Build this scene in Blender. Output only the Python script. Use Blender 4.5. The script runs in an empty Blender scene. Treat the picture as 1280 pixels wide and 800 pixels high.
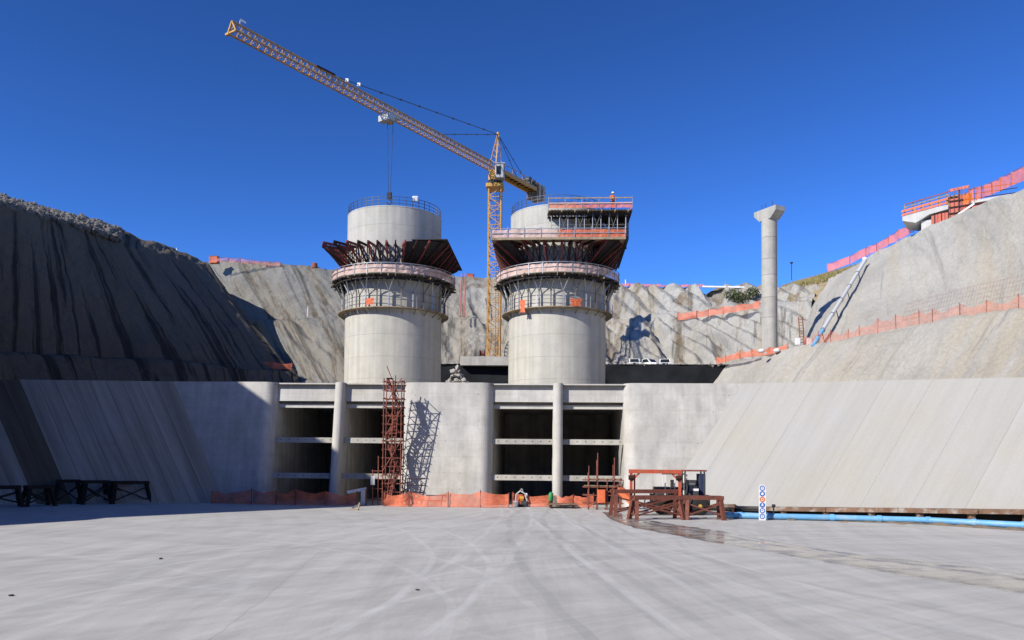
import bpy, math, random
import numpy as np
from mathutils import Vector, Matrix

random.seed(7)
rng = np.random.default_rng(11)
scene = bpy.context.scene
col = scene.collection
R = math.radians

# ------------------------------------------------------------------ camera
CAM_H, FPX = 3.3, 1000.0            # eye height above the slab, focal length in pixels of the 1280 px photograph
YAW, PITCH, ROLL, SHIFT = R(3.03), R(2.0), R(0.5), 141.6
_F = Vector((-math.sin(YAW) * math.cos(PITCH), math.cos(YAW) * math.cos(PITCH), math.sin(PITCH)))
_R0 = Vector((math.cos(YAW), math.sin(YAW), 0.0))
_U0 = _R0.cross(_F)
_Rv = _R0 * math.cos(ROLL) + _U0 * math.sin(ROLL)
_Uv = _U0 * math.cos(ROLL) - _R0 * math.sin(ROLL)
cam_d = bpy.data.cameras.new('camera')
cam = bpy.data.objects.new('camera', cam_d)
col.objects.link(cam)
_B = -_F
cam.matrix_world = Matrix(((_Rv.x, _Uv.x, _B.x, 0), (_Rv.y, _Uv.y, _B.y, 0), (_Rv.z, _Uv.z, _B.z, CAM_H), (0, 0, 0, 1)))
cam_d.sensor_width = 36.0
cam_d.lens = 36.0 * FPX / 1280.0
cam_d.shift_y = SHIFT / 1280.0
cam_d.clip_start = 0.1
cam_d.clip_end = 6000.0
scene.camera = cam

# ------------------------------------------------------------------ sky, sun, exposure
SUN_EL, SUN_AZ = R(33.5), R(227.5)   # behind the camera, to its left
world = bpy.data.worlds.new('World')
scene.world = world
world.use_nodes = True
wt = world.node_tree
bg = wt.nodes['Background']
sk = wt.nodes.new('ShaderNodeTexSky')
sk.sky_type = 'NISHITA'
sk.sun_disc = False
sk.sun_elevation = SUN_EL
sk.sun_rotation = SUN_AZ
sk.altitude = 3000.0
sk.air_density = 1.0
sk.dust_density = 0.0
sk.ozone_density = 7.0
hs = wt.nodes.new('ShaderNodeHueSaturation')
hs.inputs['Saturation'].default_value = 1.02
gm = wt.nodes.new('ShaderNodeGamma')
gm.inputs[1].default_value = 1.5
wt.links.new(sk.outputs[0], gm.inputs[0])
wt.links.new(gm.outputs[0], hs.inputs['Color'])
wt.links.new(hs.outputs[0], bg.inputs[0])
bg.inputs[1].default_value = 0.077
sun_d = bpy.data.lights.new('sun', 'SUN')
sun_d.energy = 5.0
sun_d.angle = R(0.53)
sun_d.color = (1.0, 0.945, 0.86)
sun = bpy.data.objects.new('sun', sun_d)
col.objects.link(sun)
SUNV = Vector((math.sin(SUN_AZ) * math.cos(SUN_EL), math.cos(SUN_AZ) * math.cos(SUN_EL), math.sin(SUN_EL)))
sun.rotation_euler = (-SUNV).to_track_quat('-Z', 'Y').to_euler()
sun.location = (-60, -60, 80)
scene.view_settings.view_transform = 'Standard'
scene.view_settings.look = 'None'
scene.view_settings.gamma = 1.0
scene.view_settings.exposure = 0.3
try:
    scene.view_settings.use_curve_mapping = False
except Exception:
    pass

# ------------------------------------------------------------------ pixel helpers (a pixel gives a direction only)
CAMP = Vector((0, 0, CAM_H))
def ray(px, py):
    return (_F + _Rv * ((px - 640.0) / FPX) + _Uv * ((400.0 + SHIFT - py) / FPX))
def at_y(px, py, Y):
    d = ray(px, py); return CAMP + d * (Y / d.y)
def at_z(px, py, z):
    d = ray(px, py); return CAMP + d * ((z - CAM_H) / d.z)
def at_d(px, py, D):
    return CAMP + ray(px, py) * D
def proj(P):
    d = Vector(P) - CAMP; w = d.dot(_F)
    return 640 + FPX * d.dot(_Rv) / w, 400 + SHIFT - FPX * d.dot(_Uv) / w
def zpx(px, py, Y): return at_y(px, py, Y).z
def xpx(px, py, Y): return at_y(px, py, Y).x

# ------------------------------------------------------------------ mesh builder
class MB:
    def __init__(s): s.v = []; s.f = []; s.sm = []
    def add(s, vs, fs, smooth=False):
        b = len(s.v); s.v += [tuple(p) for p in vs]
        s.f += [tuple(i + b for i in f) for f in fs]; s.sm += [smooth] * len(fs); return s
    def hexa(s, p):      # 8 corners: bottom ring 0-3 ccw from above, top ring 4-7
        return s.add(p, [(3, 2, 1, 0), (4, 5, 6, 7), (0, 1, 5, 4), (1, 2, 6, 5), (2, 3, 7, 6), (3, 0, 4, 7)])
    def box(s, x0, x1, y0, y1, z0, z1):
        return s.hexa([(x0, y0, z0), (x1, y0, z0), (x1, y1, z0), (x0, y1, z0), (x0, y0, z1), (x1, y0, z1), (x1, y1, z1), (x0, y1, z1)])
    def cbox(s, x0, x1, y0, y1, z0, z1, c=0.03):   # box with chamfered vertical and top edges
        pl = [(x0 + c, y0), (x1 - c, y0), (x1, y0 + c), (x1, y1 - c), (x1 - c, y1), (x0 + c, y1), (x0, y1 - c), (x0, y0 + c)]
        return s.prism(pl, z0, z1)
    def bar(s, a, b, w, h=None, up=(0, 0, 1)):
        a, b = Vector(a), Vector(b); h = h or w
        d = (b - a)
        if d.length < 1e-6: return s
        d.normalize(); u = Vector(up)
        if abs(d.dot(u)) > 0.98: u = Vector((0, 1, 0)) if abs(d.y) < .9 else Vector((1, 0, 0))
        x = d.cross(u).normalized(); y = x.cross(d)
        q = [(-w / 2, -h / 2), (w / 2, -h / 2), (w / 2, h / 2), (-w / 2, h / 2)]
        p = [a + x * i + y * j for i, j in q] + [b + x * i + y * j for i, j in q]
        return s.add(p, [(3, 2, 1, 0), (4, 5, 6, 7), (0, 1, 5, 4), (1, 2, 6, 5), (2, 3, 7, 6), (3, 0, 4, 7)])
    def tube(s, a, b, r, n=8, r2=None, cap=True):
        a, b = Vector(a), Vector(b); r2 = r if r2 is None else r2
        d = (b - a).normalized(); u = Vector((0, 0, 1)) if abs(d.z) < .95 else Vector((1, 0, 0))
        x = d.cross(u).normalized(); y = x.cross(d)
        p = []
        for c, rr in ((a, r), (b, r2)):
            for i in range(n):
                t = 2 * math.pi * i / n; p.append(c + x * (rr * math.cos(t)) + y * (rr * math.sin(t)))
        s.add(p, [(i, (i + 1) % n, n + (i + 1) % n, n + i) for i in range(n)], True)
        if cap: s.add(p, [tuple(range(n - 1, -1, -1)), tuple(range(n, 2 * n))])
        return s
    def pipe(s, pts, r, n=8):
        for a, b in zip(pts[:-1], pts[1:]): s.tube(a, b, r, n)
        return s
    def prism(s, pl, z0, z1, shear=0.0, smooth=False):   # plan polygon ccw; y grows by shear*z
        n = len(pl)
        p = [(x, y + shear * z0, z0) for x, y in pl] + [(x, y + shear * z1, z1) for x, y in pl]
        s.add(p, [tuple(range(n - 1, -1, -1)), tuple(range(n, 2 * n))])
        s.add(p, [(i, (i + 1) % n, n + (i + 1) % n, n + i) for i in range(n)], smooth)
        return s
    def ring(s, cx, cy, r0, r1, z0, z1, n=64, a0=0.0, a1=2 * math.pi):
        full = abs(a1 - a0 - 2 * math.pi) < 1e-6; m = n if full else n + 1
        p = []
        for i in range(m):
            t = a0 + (a1 - a0) * i / n; c, q = math.cos(t), math.sin(t)
            p += [(cx + r0 * c, cy + r0 * q, z0), (cx + r1 * c, cy + r1 * q, z0), (cx + r1 * c, cy + r1 * q, z1), (cx + r0 * c, cy + r0 * q, z1)]
        A, Bf = [], []
        for i in range(n):
            j = (i + 1) % m; a, b = 4 * i, 4 * j
            A += [(a + 1, b + 1, b + 2, a + 2), (b, a, a + 3, b + 3)]
            Bf += [(a, b, b + 1, a + 1), (a + 3, a + 2, b + 2, b + 3)]
        s.add(p, A, True); s.add(p, Bf)
        if not full: s.add(p, [(0, 1, 2, 3), (4 * n + 3, 4 * n + 2, 4 * n + 1, 4 * n)])
        return s
    def lathe(s, prof, c=(0, 0, 0), n=16, smooth=True):
        p = []
        for r, z in prof:
            for i in range(n):
                t = 2 * math.pi * i / n; p.append((c[0] + r * math.cos(t), c[1] + r * math.sin(t), c[2] + z))
        m = len(prof); f = []
        for k in range(m - 1):
            for i in range(n):
                j = (i + 1) % n; f.append((k * n + i, k * n + j, (k + 1) * n + j, (k + 1) * n + i))
        s.add(p, f, smooth)
        s.add(p, [tuple(range(n - 1, -1, -1)), tuple(range((m - 1) * n, m * n))])
        return s
    def mesh(s, name, mat, off=(0, 0, 0)):
        me = bpy.data.meshes.new(name)
        me.from_pydata([(x - off[0], y - off[1], z - off[2]) for x, y, z in s.v], [], s.f)
        me.polygons.foreach_set('use_smooth', s.sm)
        me.materials.append(MAT[mat]); me.update()
        return me
    def build(s, name, mat, parent=None, off=None):
        """vertices are in the coordinates of the world (parents are unrotated empties) unless off is given"""
        if off is None:
            off = Vector((0, 0, 0))
            q = parent
            while q is not None: off = off + q.location; q = q.parent
        o = bpy.data.objects.new(name, s.mesh(name, mat, off))
        col.objects.link(o)
        if parent is not None: o.parent = parent
        return o

def tag(o, label=None, cat=None, group=None, kind=None):
    if label: o['label'] = label
    if cat: o['category'] = cat
    if group: o['group'] = group
    if kind: o['kind'] = kind
    return o
def thing(name, label, cat, loc=(0, 0, 0), group=None):
    o = bpy.data.objects.new(name, None); o.empty_display_size = .3
    o.location = loc; col.objects.link(o)
    return tag(o, label, cat, group)
def inst(name, me, parent, loc=(0, 0, 0), rz=0.0):
    o = bpy.data.objects.new(name, me); col.objects.link(o); o.parent = parent
    o.location = loc; o.rotation_euler = (0, 0, rz); return o
def copy_tree(o, parent=None):
    c = o.copy(); col.objects.link(c); c.parent = parent
    for ch in o.children: copy_tree(ch, c)
    return c

# ------------------------------------------------------------------ noise in numpy
_tab = rng.random((256, 256))
def vnoise(x, y):
    xi, yi = np.floor(x).astype(int), np.floor(y).astype(int)
    fx, fy = x - xi, y - yi
    fx, fy = fx * fx * (3 - 2 * fx), fy * fy * (3 - 2 * fy)
    g = lambda a, b: _tab[a % 256, b % 256]
    return (g(xi, yi) * (1 - fx) + g(xi + 1, yi) * fx) * (1 - fy) + (g(xi, yi + 1) * (1 - fx) + g(xi + 1, yi + 1) * fx) * fy
def fbm(x, y, o=4):
    t = 0; a = .5
    for k in range(o): t = t + a * (vnoise(x * 2 ** k + 17 * k, y * 2 ** k + 31 * k) - .5); a *= .5
    return t

# ------------------------------------------------------------------ materials
MAT = {}
class N:
    def __init__(s, name):
        m = bpy.data.materials.new(name); m.use_nodes = True; MAT[name] = m
        s.m = m; s.t = m.node_tree; s.b = s.t.nodes['Principled BSDF']; s.out = s.t.nodes['Material Output']
        s.geo = s.t.nodes.new('ShaderNodeNewGeometry')
    def n(s, ty): return s.t.nodes.new('ShaderNode' + ty)
    def l(s, a, b): s.t.links.new(a, b)
    def pos(s): return s.geo.outputs['Position']
    def uv(s):
        u = s.n('UVMap'); return u.outputs[0]
    def mp(s, vec, sc, rot=(0, 0, 0), loc=(0, 0, 0)):
        q = s.n('Mapping'); q.inputs['Scale'].default_value = sc; q.inputs['Rotation'].default_value = rot; q.inputs['Location'].default_value = loc
        s.l(vec, q.inputs[0]); return q.outputs[0]
    def noise(s, vec, scale, detail=4, rough=.55, dist=0.0):
        q = s.n('TexNoise'); q.inputs['Scale'].default_value = scale; q.inputs['Detail'].default_value = detail
        q.inputs['Roughness'].default_value = rough; q.inputs['Distortion'].default_value = dist
        s.l(vec, q.inputs['Vector']); return q.outputs[0]
    def ramp(s, fac, stops):
        q = s.n('ValToRGB'); e = q.color_ramp.elements
        while len(e) < len(stops): e.new(.5)
        for k, (p, c) in enumerate(stops):
            e[k].position = p; e[k].color = (c, c, c, 1) if isinstance(c, (int, float)) else (*c, 1)
        s.l(fac, q.inputs[0]); return q.outputs[0]
    def mix(s, fac, a, b, mode='MIX'):
        q = s.n('MixRGB'); q.blend_type = mode
        for i, v in ((0, fac), (1, a), (2, b)):
            if isinstance(v, (int, float)): q.inputs[i].default_value = v if i == 0 else (v, v, v, 1)
            elif isinstance(v, tuple): q.inputs[i].default_value = (*v, 1)
            else: s.l(v, q.inputs[i])
        return q.outputs[0]
    def math(s, op, a, b=None):
        q = s.n('Math'); q.operation = op
        for i, v in ((0, a), (1, b)):
            if v is None: continue
            if isinstance(v, (int, float)): q.inputs[i].default_value = v
            else: s.l(v, q.inputs[i])
        return q.outputs[0]
    def rnd(s): return s.n('ObjectInfo').outputs['Random']
    def fin(s, colr, rough=.85, bump=None, bs=.3, bd=.05, metal=0.0, spec=.35):
        if isinstance(colr, tuple): s.b.inputs['Base Color'].default_value = (*colr, 1)
        else: s.l(colr, s.b.inputs['Base Color'])
        if isinstance(rough, (int, float)): s.b.inputs['Roughness'].default_value = rough
        else: s.l(rough, s.b.inputs['Roughness'])
        s.b.inputs['Metallic'].default_value = metal
        s.b.inputs['Specular IOR Level'].default_value = spec
        if bump is not None:
            q = s.n('Bump'); q.inputs['Strength'].default_value = bs; q.inputs['Distance'].default_value = bd
            s.l(bump, q.inputs['Height']); s.l(q.outputs[0], s.b.inputs['Normal'])
        return s.m

def concrete(name, base, warm=(1.0, .97, .9), blotch=.25, streak=.25, panel=None, fine=.12, dark=(.45, .43, .4), objvar=.08):
    k = N(name); p = k.pos()
    c = k.mix(k.ramp(k.noise(p, .22, 5), [(.35, 0.0), (.7, 1.0)]), base, tuple(b * w for b, w in zip(base, warm)))
    bl = k.ramp(k.noise(p, .9, 6, .6), [(.3, 1 - blotch), (.62, 1.0)])
    c = k.mix(1.0, c, bl, 'MULTIPLY')
    st = k.ramp(k.noise(k.mp(p, (1.6, 1.6, .07)), 1.0, 5, .6), [(.38, 1 - streak), (.6, 1.0)])
    c = k.mix(1.0, c, st, 'MULTIPLY')
    fn = k.noise(p, 14, 4, .7)
    c = k.mix(1.0, c, k.ramp(fn, [(.3, 1 - fine), (.7, 1 + fine * .3)]), 'MULTIPLY')
    if objvar:
        c = k.mix(1.0, c, k.ramp(k.rnd(), [(0, 1 - objvar), (1, 1.0)]), 'MULTIPLY')
    h = fn
    if panel:
        # shutter-board joints: thin recessed lines
        q = k.n('TexBrick'); q.offset = 0.0
        q.inputs['Scale'].default_value = 1.0
        q.inputs['Mortar Size'].default_value = .012
        q.inputs['Mortar Smooth'].default_value = .3
        q.inputs['Brick Width'].default_value = panel[0]; q.inputs['Row Height'].default_value = panel[1]
        q.inputs['Color1'].default_value = (1, 1, 1, 1); q.inputs['Color2'].default_value = (.92, .92, .92, 1); q.inputs['Mortar'].default_value = (.72, .72, .72, 1)
        sx = k.n('SeparateXYZ'); k.l(p, sx.inputs[0]); cx = k.n('CombineXYZ'); k.l(sx.outputs[0], cx.inputs[0]); k.l(sx.outputs[2], cx.inputs[1])
        k.l(cx.outputs[0], q.inputs['Vector'])
        c = k.mix(.8, c, q.outputs[0], 'MULTIPLY')
        # tie holes
        v = k.n('TexVoronoi'); v.inputs['Scale'].default_value = .85; v.inputs['Randomness'].default_value = .12
        k.l(cx.outputs[0], v.inputs['Vector'])
        c = k.mix(1.0, c, k.ramp(v.outputs['Distance'], [(.03, .5), (.05, 1.0)]), 'MULTIPLY')
    return k.fin(c, .9, h, .25, .03)

concrete('concrete_wall', (.585, .575, .55), blotch=.22, streak=.16, panel=(2.4, 1.2))
concrete('concrete_trim', (.55, .54, .51), blotch=.15, streak=.12)
concrete('concrete_tower', (.52, .505, .45), (1, .985, .94), blotch=.12, streak=.16, objvar=.05)
concrete('concrete_column', (.48, .465, .425), blotch=.18, streak=.2, objvar=.12)
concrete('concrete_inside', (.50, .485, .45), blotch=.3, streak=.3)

def slab_mat(name, base, dark, streak=.2):
    k = N(name); uv = k.uv(); p = k.pos()
    c = k.mix(k.ramp(k.noise(p, .3, 5), [(.35, 0.0), (.68, 1.0)]), base, tuple(b * w for b, w in zip(base, (1.0, .965, .9))))
    c = k.mix(1.0, c, k.ramp(k.noise(k.mp(uv, (2.6, .12, 1)), 1.0, 6, .65), [(.3, 1 - streak), (.62, 1.0)]), 'MULTIPLY')
    c = k.mix(1.0, c, k.ramp(k.noise(k.mp(uv, (.7, .05, 1), loc=(5, 3, 0)), 1.0, 4, .6), [(.32, 1 - streak * 1.1), (.58, 1.0)]), 'MULTIPLY')
    fn = k.noise(p, 9, 5, .7)
    c = k.mix(1.0, c, k.ramp(fn, [(.3, .93), (.7, 1.02)]), 'MULTIPLY')
    # sparse damp spots
    c = k.mix(k.ramp(k.noise(p, 1.7, 3), [(.66, 0.0), (.74, .35)]), c, dark)
    c = k.mix(1.0, c, k.ramp(k.rnd(), [(0, .965), (1, 1.0)]), 'MULTIPLY')
    return k.fin(c, .88, fn, .2, .03)
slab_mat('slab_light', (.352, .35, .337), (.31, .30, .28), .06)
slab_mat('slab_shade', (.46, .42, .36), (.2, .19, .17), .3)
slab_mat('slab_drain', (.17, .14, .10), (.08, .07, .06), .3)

def shotcrete(name, base, tan, darkc, tan_lo, dark_lo, dark_w=.06, brown=None, side=False):
    k = N(name); uv = k.uv(); p = k.pos()
    c = k.mix(k.ramp(k.noise(p, .12, 6, .6), [(.4, 0.0), (.66, 1.0)]), base, tuple(b * .8 for b in base))
    s1 = k.noise(k.mp(uv, (.22, .018, 1), rot=(0, 0, .12)), 1.0, 6, .62, .3)
    c = k.mix(k.ramp(s1, [(tan_lo, 0.0), (tan_lo + .14, .85)]), c, tan)
    s2 = k.noise(k.mp(uv, (.5, .028, 1), loc=(9, 2, 0), rot=(0, 0, .1)), 1.0, 6, .66, .4)
    c = k.mix(k.ramp(s2, [(dark_lo, 0.0), (dark_lo + dark_w, .9)]), c, darkc)
    if brown:
        s3 = k.noise(k.mp(uv, (.24, .03, 1), loc=(3, 7, 0), rot=(0, 0, .12)), 1.0, 8, .72, 1.2)
        bf = k.math('MULTIPLY', k.ramp(s3, [(brown[1], 0.0), (brown[1] + .06, .9)]), k.ramp(k.noise(p, .9, 6, .7), [(.35, .35), (.6, 1.0)]))
        c = k.mix(bf, c, brown[0])
    fn = k.noise(p, 2.6, 10, .78)
    c = k.mix(1.0, c, k.ramp(fn, [(.28, .7), (.7, 1.08)]), 'MULTIPLY')
    v = k.n('TexVoronoi'); v.feature = 'DISTANCE_TO_EDGE'; v.inputs['Scale'].default_value = .55
    k.l(k.mix(.25, p, k.n('TexNoise').outputs[1]), v.inputs['Vector'])
    crk = k.ramp(v.outputs['Distance'], [(.0, .0), (.035, 1.0)])
    c = k.mix(k.math('MULTIPLY', k.ramp(crk, [(0, .35), (1, 0.0)]), k.ramp(k.noise(p, .15, 3), [(.45, 0.0), (.6, 1.0)])), c, darkc)
    hgt = k.math('ADD', k.math('MULTIPLY', fn, .8), k.math('MULTIPLY', crk, .05))
    if side:        # darker towards the left corner
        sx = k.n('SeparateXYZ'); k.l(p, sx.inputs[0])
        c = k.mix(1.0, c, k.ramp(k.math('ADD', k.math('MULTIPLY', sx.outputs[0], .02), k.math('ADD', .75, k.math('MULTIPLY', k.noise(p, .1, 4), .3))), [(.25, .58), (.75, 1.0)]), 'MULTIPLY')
    return k.fin(c, .95, hgt, .75, .3)
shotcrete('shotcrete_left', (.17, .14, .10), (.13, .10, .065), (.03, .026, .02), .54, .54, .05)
shotcrete('shotcrete_right', (.435, .415, .365), (.41, .365, .28), (.24, .225, .20), .51, .585, .12)
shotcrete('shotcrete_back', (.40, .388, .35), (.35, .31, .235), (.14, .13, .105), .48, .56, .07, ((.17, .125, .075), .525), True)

def rock_mat(name, a, b, sc=1.0):
    k = N(name); p = k.pos(); n1 = k.noise(p, sc, 8, .7)
    c = k.mix(k.ramp(n1, [(.3, 0.0), (.7, 1.0)]), a, b)
    c = k.mix(1.0, c, k.ramp(k.rnd(), [(0, .7), (1, 1.1)]), 'MULTIPLY')
    return k.fin(c, .95, n1, .8, .2)
rock_mat('shade_dark', (.006, .007, .009), (.015, .017, .022), .6)  # near-black: carries the shade of the bench face in its colour
rock_mat('rubble', (.30, .285, .26), (.42, .40, .36), 1.2)
rock_mat('riprap', (.10, .092, .08), (.24, .22, .19), 1.0)
rock_mat('dry_ground', (.26, .19, .09), (.33, .27, .16), .5)
rock_mat('shrub_green', (.05, .075, .02), (.10, .12, .04), 1.5)
rock_mat('dry_grass', (.34, .25, .10), (.20, .20, .07), .4)
rock_mat('berm_soil', (.15, .13, .105), (.21, .19, .16), .3)
rock_mat('ply_dark', (.075, .06, .045), (.13, .105, .08), 2)
rock_mat('chip', (.05, .05, .05), (.12, .11, .1), 9)

def plain(name, base, rough=.6, var=.25, sc=2.5, metal=0.0, dirt=None, bump=.15):
    k = N(name); p = k.pos(); n1 = k.noise(p, sc, 6, .65)
    c = k.mix(1.0, base, k.ramp(n1, [(.3, 1 - var), (.7, 1 + var * .3)]), 'MULTIPLY')
    if dirt: c = k.mix(k.ramp(k.noise(p, sc * .7, 5), [(.5, 0.0), (.66, .8)]), c, dirt)
    c = k.mix(1.0, c, k.ramp(k.rnd(), [(0, .85), (1, 1.0)]), 'MULTIPLY')
    return k.fin(c, rough, n1, bump, .02, metal)
plain('rust_steel', (.27, .085, .06), .8, .35, 4, 0, (.15, .055, .04))
plain('rust_dark', (.05, .018, .014), .8, .4, 4)
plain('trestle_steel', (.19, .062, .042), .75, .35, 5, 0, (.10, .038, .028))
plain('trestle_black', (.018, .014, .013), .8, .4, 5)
plain('formwork_red', (.26, .05, .045), .7, .35, 3, 0, (.10, .03, .026))
plain('formwork_dark', (.03, .025, .024), .8, .3, 3)
plain('plank_wood', (.36, .28, .18), .85, .35, 3, 0, (.2, .15, .1))
plain('galvanised', (.42, .42, .42), .45, .2, 6, .6)
plain('prop_steel', (.20, .195, .18), .6, .3, 6, .3)
plain('rail_blue', (.10, .115, .15), .6, .3, 6, .3)
plain('crane_yellow', (.62, .33, .07), .5, .3, 3, 0, (.36, .20, .08))
plain('crane_jib', (.60, .34, .12), .5, .35, 3, 0, (.30, .17, .10))
plain('crane_grey', (.45, .45, .45), .5, .2, 3)
plain('dark_steel', (.03, .03, .033), .6, .3, 4)
plain('cable', (.04, .04, .045), .5, .2, 4)
plain('paint_white', (.78, .78, .77), .4, .1, 3)
plain('paint_red', (.55, .10, .05), .5, .25, 4, 0, (.35, .12, .07))
plain('paint_orange', (.70, .16, .06), .6, .25, 4)
plain('pipe_blue', (.16, .42, .72), .5, .15, 2, 0, (.30, .46, .60))
plain('sign_blue', (.04, .14, .50), .4, .05, 3)
plain('sign_orange', (.70, .20, .06), .4, .05, 3)
plain('tyre', (.02, .02, .02), .9, .2, 8)
plain('machine_grey', (.06, .065, .07), .5, .3, 4)
plain('machine_yellow', (.55, .33, .05), .5, .25, 4)
plain('rusty_edge', (.22, .13, .085), .85, .45, 2.5, 0, (.4, .37, .33))
plain('sediment', (.27, .21, .15), .95, .4, 2, 0, (.12, .1, .08))
plain('skin', (.22, .12, .075), .6, .1, 8)
plain('cloth_navy', (.03, .04, .09), .9, .2, 6)
plain('cloth_orange', (.75, .17, .03), .8, .15, 6)
plain('glass_dark', (.02, .025, .03), .08, .05, 3)
plain('pvc_grey', (.55, .57, .58), .4, .1, 3)
plain('canister_green', (.03, .28, .10), .5, .2, 5)
plain('boulder_grey', (.30, .29, .27), .95, .3, 3)

def netting(name, c, alpha, var=.25):
    k = N(name); p = k.pos()
    n1 = k.noise(p, 1.3, 5, .6)
    cc = k.mix(1.0, c, k.ramp(n1, [(.3, 1 - var), (.7, 1.1)]), 'MULTIPLY')
    k.fin(cc, .7, n1, .3, .05)
    a = k.ramp(k.noise(k.mp(p, (1, 1, 3)), 3.0, 4, .7), [(.3, max(alpha - .22, 0)), (.62, min(alpha + .15, 1))])
    k.l(a, k.b.inputs['Alpha'])
netting('net_orange', (.76, .20, .10), .70, .35)
netting('net_thin', (.62, .20, .12), .42, .4)
netting('net_pink', (.88, .20, .02), .62)
netting('net_faded', (.62, .43, .36), .92)
netting('net_purple', (.50, .18, .16), .55)

# the floor slab: pale power-floated concrete with long curving tyre marks
_dk, _lt = (.30, .30, .295), (.56, .555, .545)
TRACKS = [(((660, 650), (684, 700), (800, 800)), .17, .5, _dk), (((700, 655), (790, 705), (980, 800)), .16, .42, _dk), (((765, 668), (915, 716), (1280, 796)), .15, .4, _dk),
          (((640, 655), (600, 700), (470, 800)), .14, .4, _lt), (((560, 655), (310, 686), (0, 728)), .13, .5, _lt), (((600, 648), (440, 668), (60, 690)), .13, .45, _lt), (((690, 650), (745, 690), (930, 800)), .15, .5, _lt),
          (((735, 650), (870, 700), (1200, 800)), .13, .45, _lt), (((420, 642), (530, 664), (570, 712)), .12, .5, _lt), (((250, 665), (480, 692), (620, 790)), .13, .42, _lt), (((40, 770), (260, 722), (640, 690)), .13, .45, _lt),
          (((300, 800), (520, 735), (800, 690)), .13, .38, _lt), (((640, 690), (560, 725), (430, 770)), .2, .25, _dk)]
def floor_mat():
    k = N('floor_concrete'); p = k.pos()
    def rings(cx, cy, freq, seed, det=5):
        q = k.n('VectorMath'); q.operation = 'SUBTRACT'; k.l(p, q.inputs[0]); q.inputs[1].default_value = (cx, cy, 0)
        ln = k.n('VectorMath'); ln.operation = 'LENGTH'; k.l(q.outputs[0], ln.inputs[0])
        sx = k.n('SeparateXYZ'); k.l(q.outputs[0], sx.inputs[0])
        an = k.math('ARCTAN2', sx.outputs[1], sx.outputs[0])
        cv = k.n('CombineXYZ'); k.l(k.math('MULTIPLY', ln.outputs['Value'], freq), cv.inputs[0]); k.l(k.math('MULTIPLY', an, 2.5), cv.inputs[1]); cv.inputs[2].default_value = seed
        return k.noise(cv.outputs[0], 1.0, det, .62)
    c = k.mix(k.ramp(k.noise(p, .10, 6, .6), [(.3, 0.0), (.75, 1.0)]), (.475, .465, .435), (.435, .426, .40))
    c = k.mix(1.0, c, k.ramp(k.noise(p, .8, 6, .65), [(.3, .95), (.65, 1.01)]), 'MULTIPLY')
    for cx, cy, fr, sd, lo, dk, w in ((62, 30, 1.1, 3, .50, .94, .08), (-75, 20, 1.0, 8, .52, .96, .10), (40, -30, 1.4, 5, .5, .93, .1), (10, 130, .6, 12, .5, .95, .1)):
        c = k.mix(1.0, c, k.ramp(rings(cx, cy, fr, sd), [(lo - .06, 1.03), (lo + w, dk)]), 'MULTIPLY')
    # pale dusty tyre tracks
    for cx, cy, fr, sd in ((70, 45, 1.3, 21), (-40, -20, 1.1, 33), (-90, 60, .9, 41), (5, 75, 1.0, 55)):
        r_ = rings(cx, cy, fr, sd, 3)
        m_ = k.math('MULTIPLY', k.ramp(r_, [(.58, 0.0), (.63, .22)]), k.ramp(k.noise(p, .12, 3), [(.42, 0.0), (.6, 1.0)]))
        c = k.mix(m_, c, (.54, .54, .535))
    c = k.mix(1.0, c, k.ramp(k.noise(k.mp(p, (3, .3, 1), rot=(0, 0, .5)), 1.0, 5, .7), [(.3, .95), (.7, 1.03)]), 'MULTIPLY')
    # single wheel tracks: arcs of circles through three points of the slab
    for tri, w, amt, colr in TRACKS:
        (x1, y1), (x2, y2), (x3, y3) = [tuple(at_z(u, v, 0))[:2] for u, v in tri]
        dd = 2 * (x1 * (y2 - y3) + x2 * (y3 - y1) + x3 * (y1 - y2))
        cx = ((x1 ** 2 + y1 ** 2) * (y2 - y3) + (x2 ** 2 + y2 ** 2) * (y3 - y1) + (x3 ** 2 + y3 ** 2) * (y1 - y2)) / dd
        cy = ((x1 ** 2 + y1 ** 2) * (x3 - x2) + (x2 ** 2 + y2 ** 2) * (x1 - x3) + (x3 ** 2 + y3 ** 2) * (x2 - x1)) / dd
        rad = math.hypot(x1 - cx, y1 - cy)
        q = k.n('VectorMath'); q.operation = 'DISTANCE'; k.l(p, q.inputs[0]); q.inputs[1].default_value = (cx, cy, 0)
        wob = k.math('MULTIPLY', k.math('SUBTRACT', k.noise(p, .12, 2), .5), .8)
        e = k.math('ABSOLUTE', k.math('ADD', k.math('SUBTRACT', q.outputs['Value'], rad), wob))
        e = k.math('ABSOLUTE', k.math('SUBTRACT', e, .92))
        m_ = k.math('MULTIPLY', k.ramp(e, [(w * .7, amt), (w, 0.0)]), k.ramp(k.noise(p, .5, 4), [(.35, .25), (.6, 1.0)]))
        c = k.mix(m_, c, colr)
    fn = k.noise(p, 18, 6, .75)
    c = k.mix(1.0, c, k.ramp(fn, [(.3, .9), (.7, 1.05)]), 'MULTIPLY')
    # dark specks
    c = k.mix(k.ramp(k.noise(p, 6, 2), [(.74, 0.0), (.77, .5)]), c, (.14, .135, .13))
    # one hairline crack
    sx = k.n('SeparateXYZ'); k.l(p, sx.inputs[0])
    ln = k.math('ADD', sx.outputs[0], k.math('MULTIPLY', sx.outputs[1], FLOOR_CRACK[0]))
    ln = k.math('ADD', ln, FLOOR_CRACK[1])
    ln = k.math('ADD', ln, k.math('MULTIPLY', k.math('SUBTRACT', k.noise(p, .5, 4), .5), .35))
    lim = k.ramp(k.math('MULTIPLY', sx.outputs[1], .02), [(.55, 1.0), (.62, 0.0)])
    cr = k.math('MULTIPLY', k.ramp(k.math('ABSOLUTE', ln), [(.004, .32), (.02, 0.0)]), lim)
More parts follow.
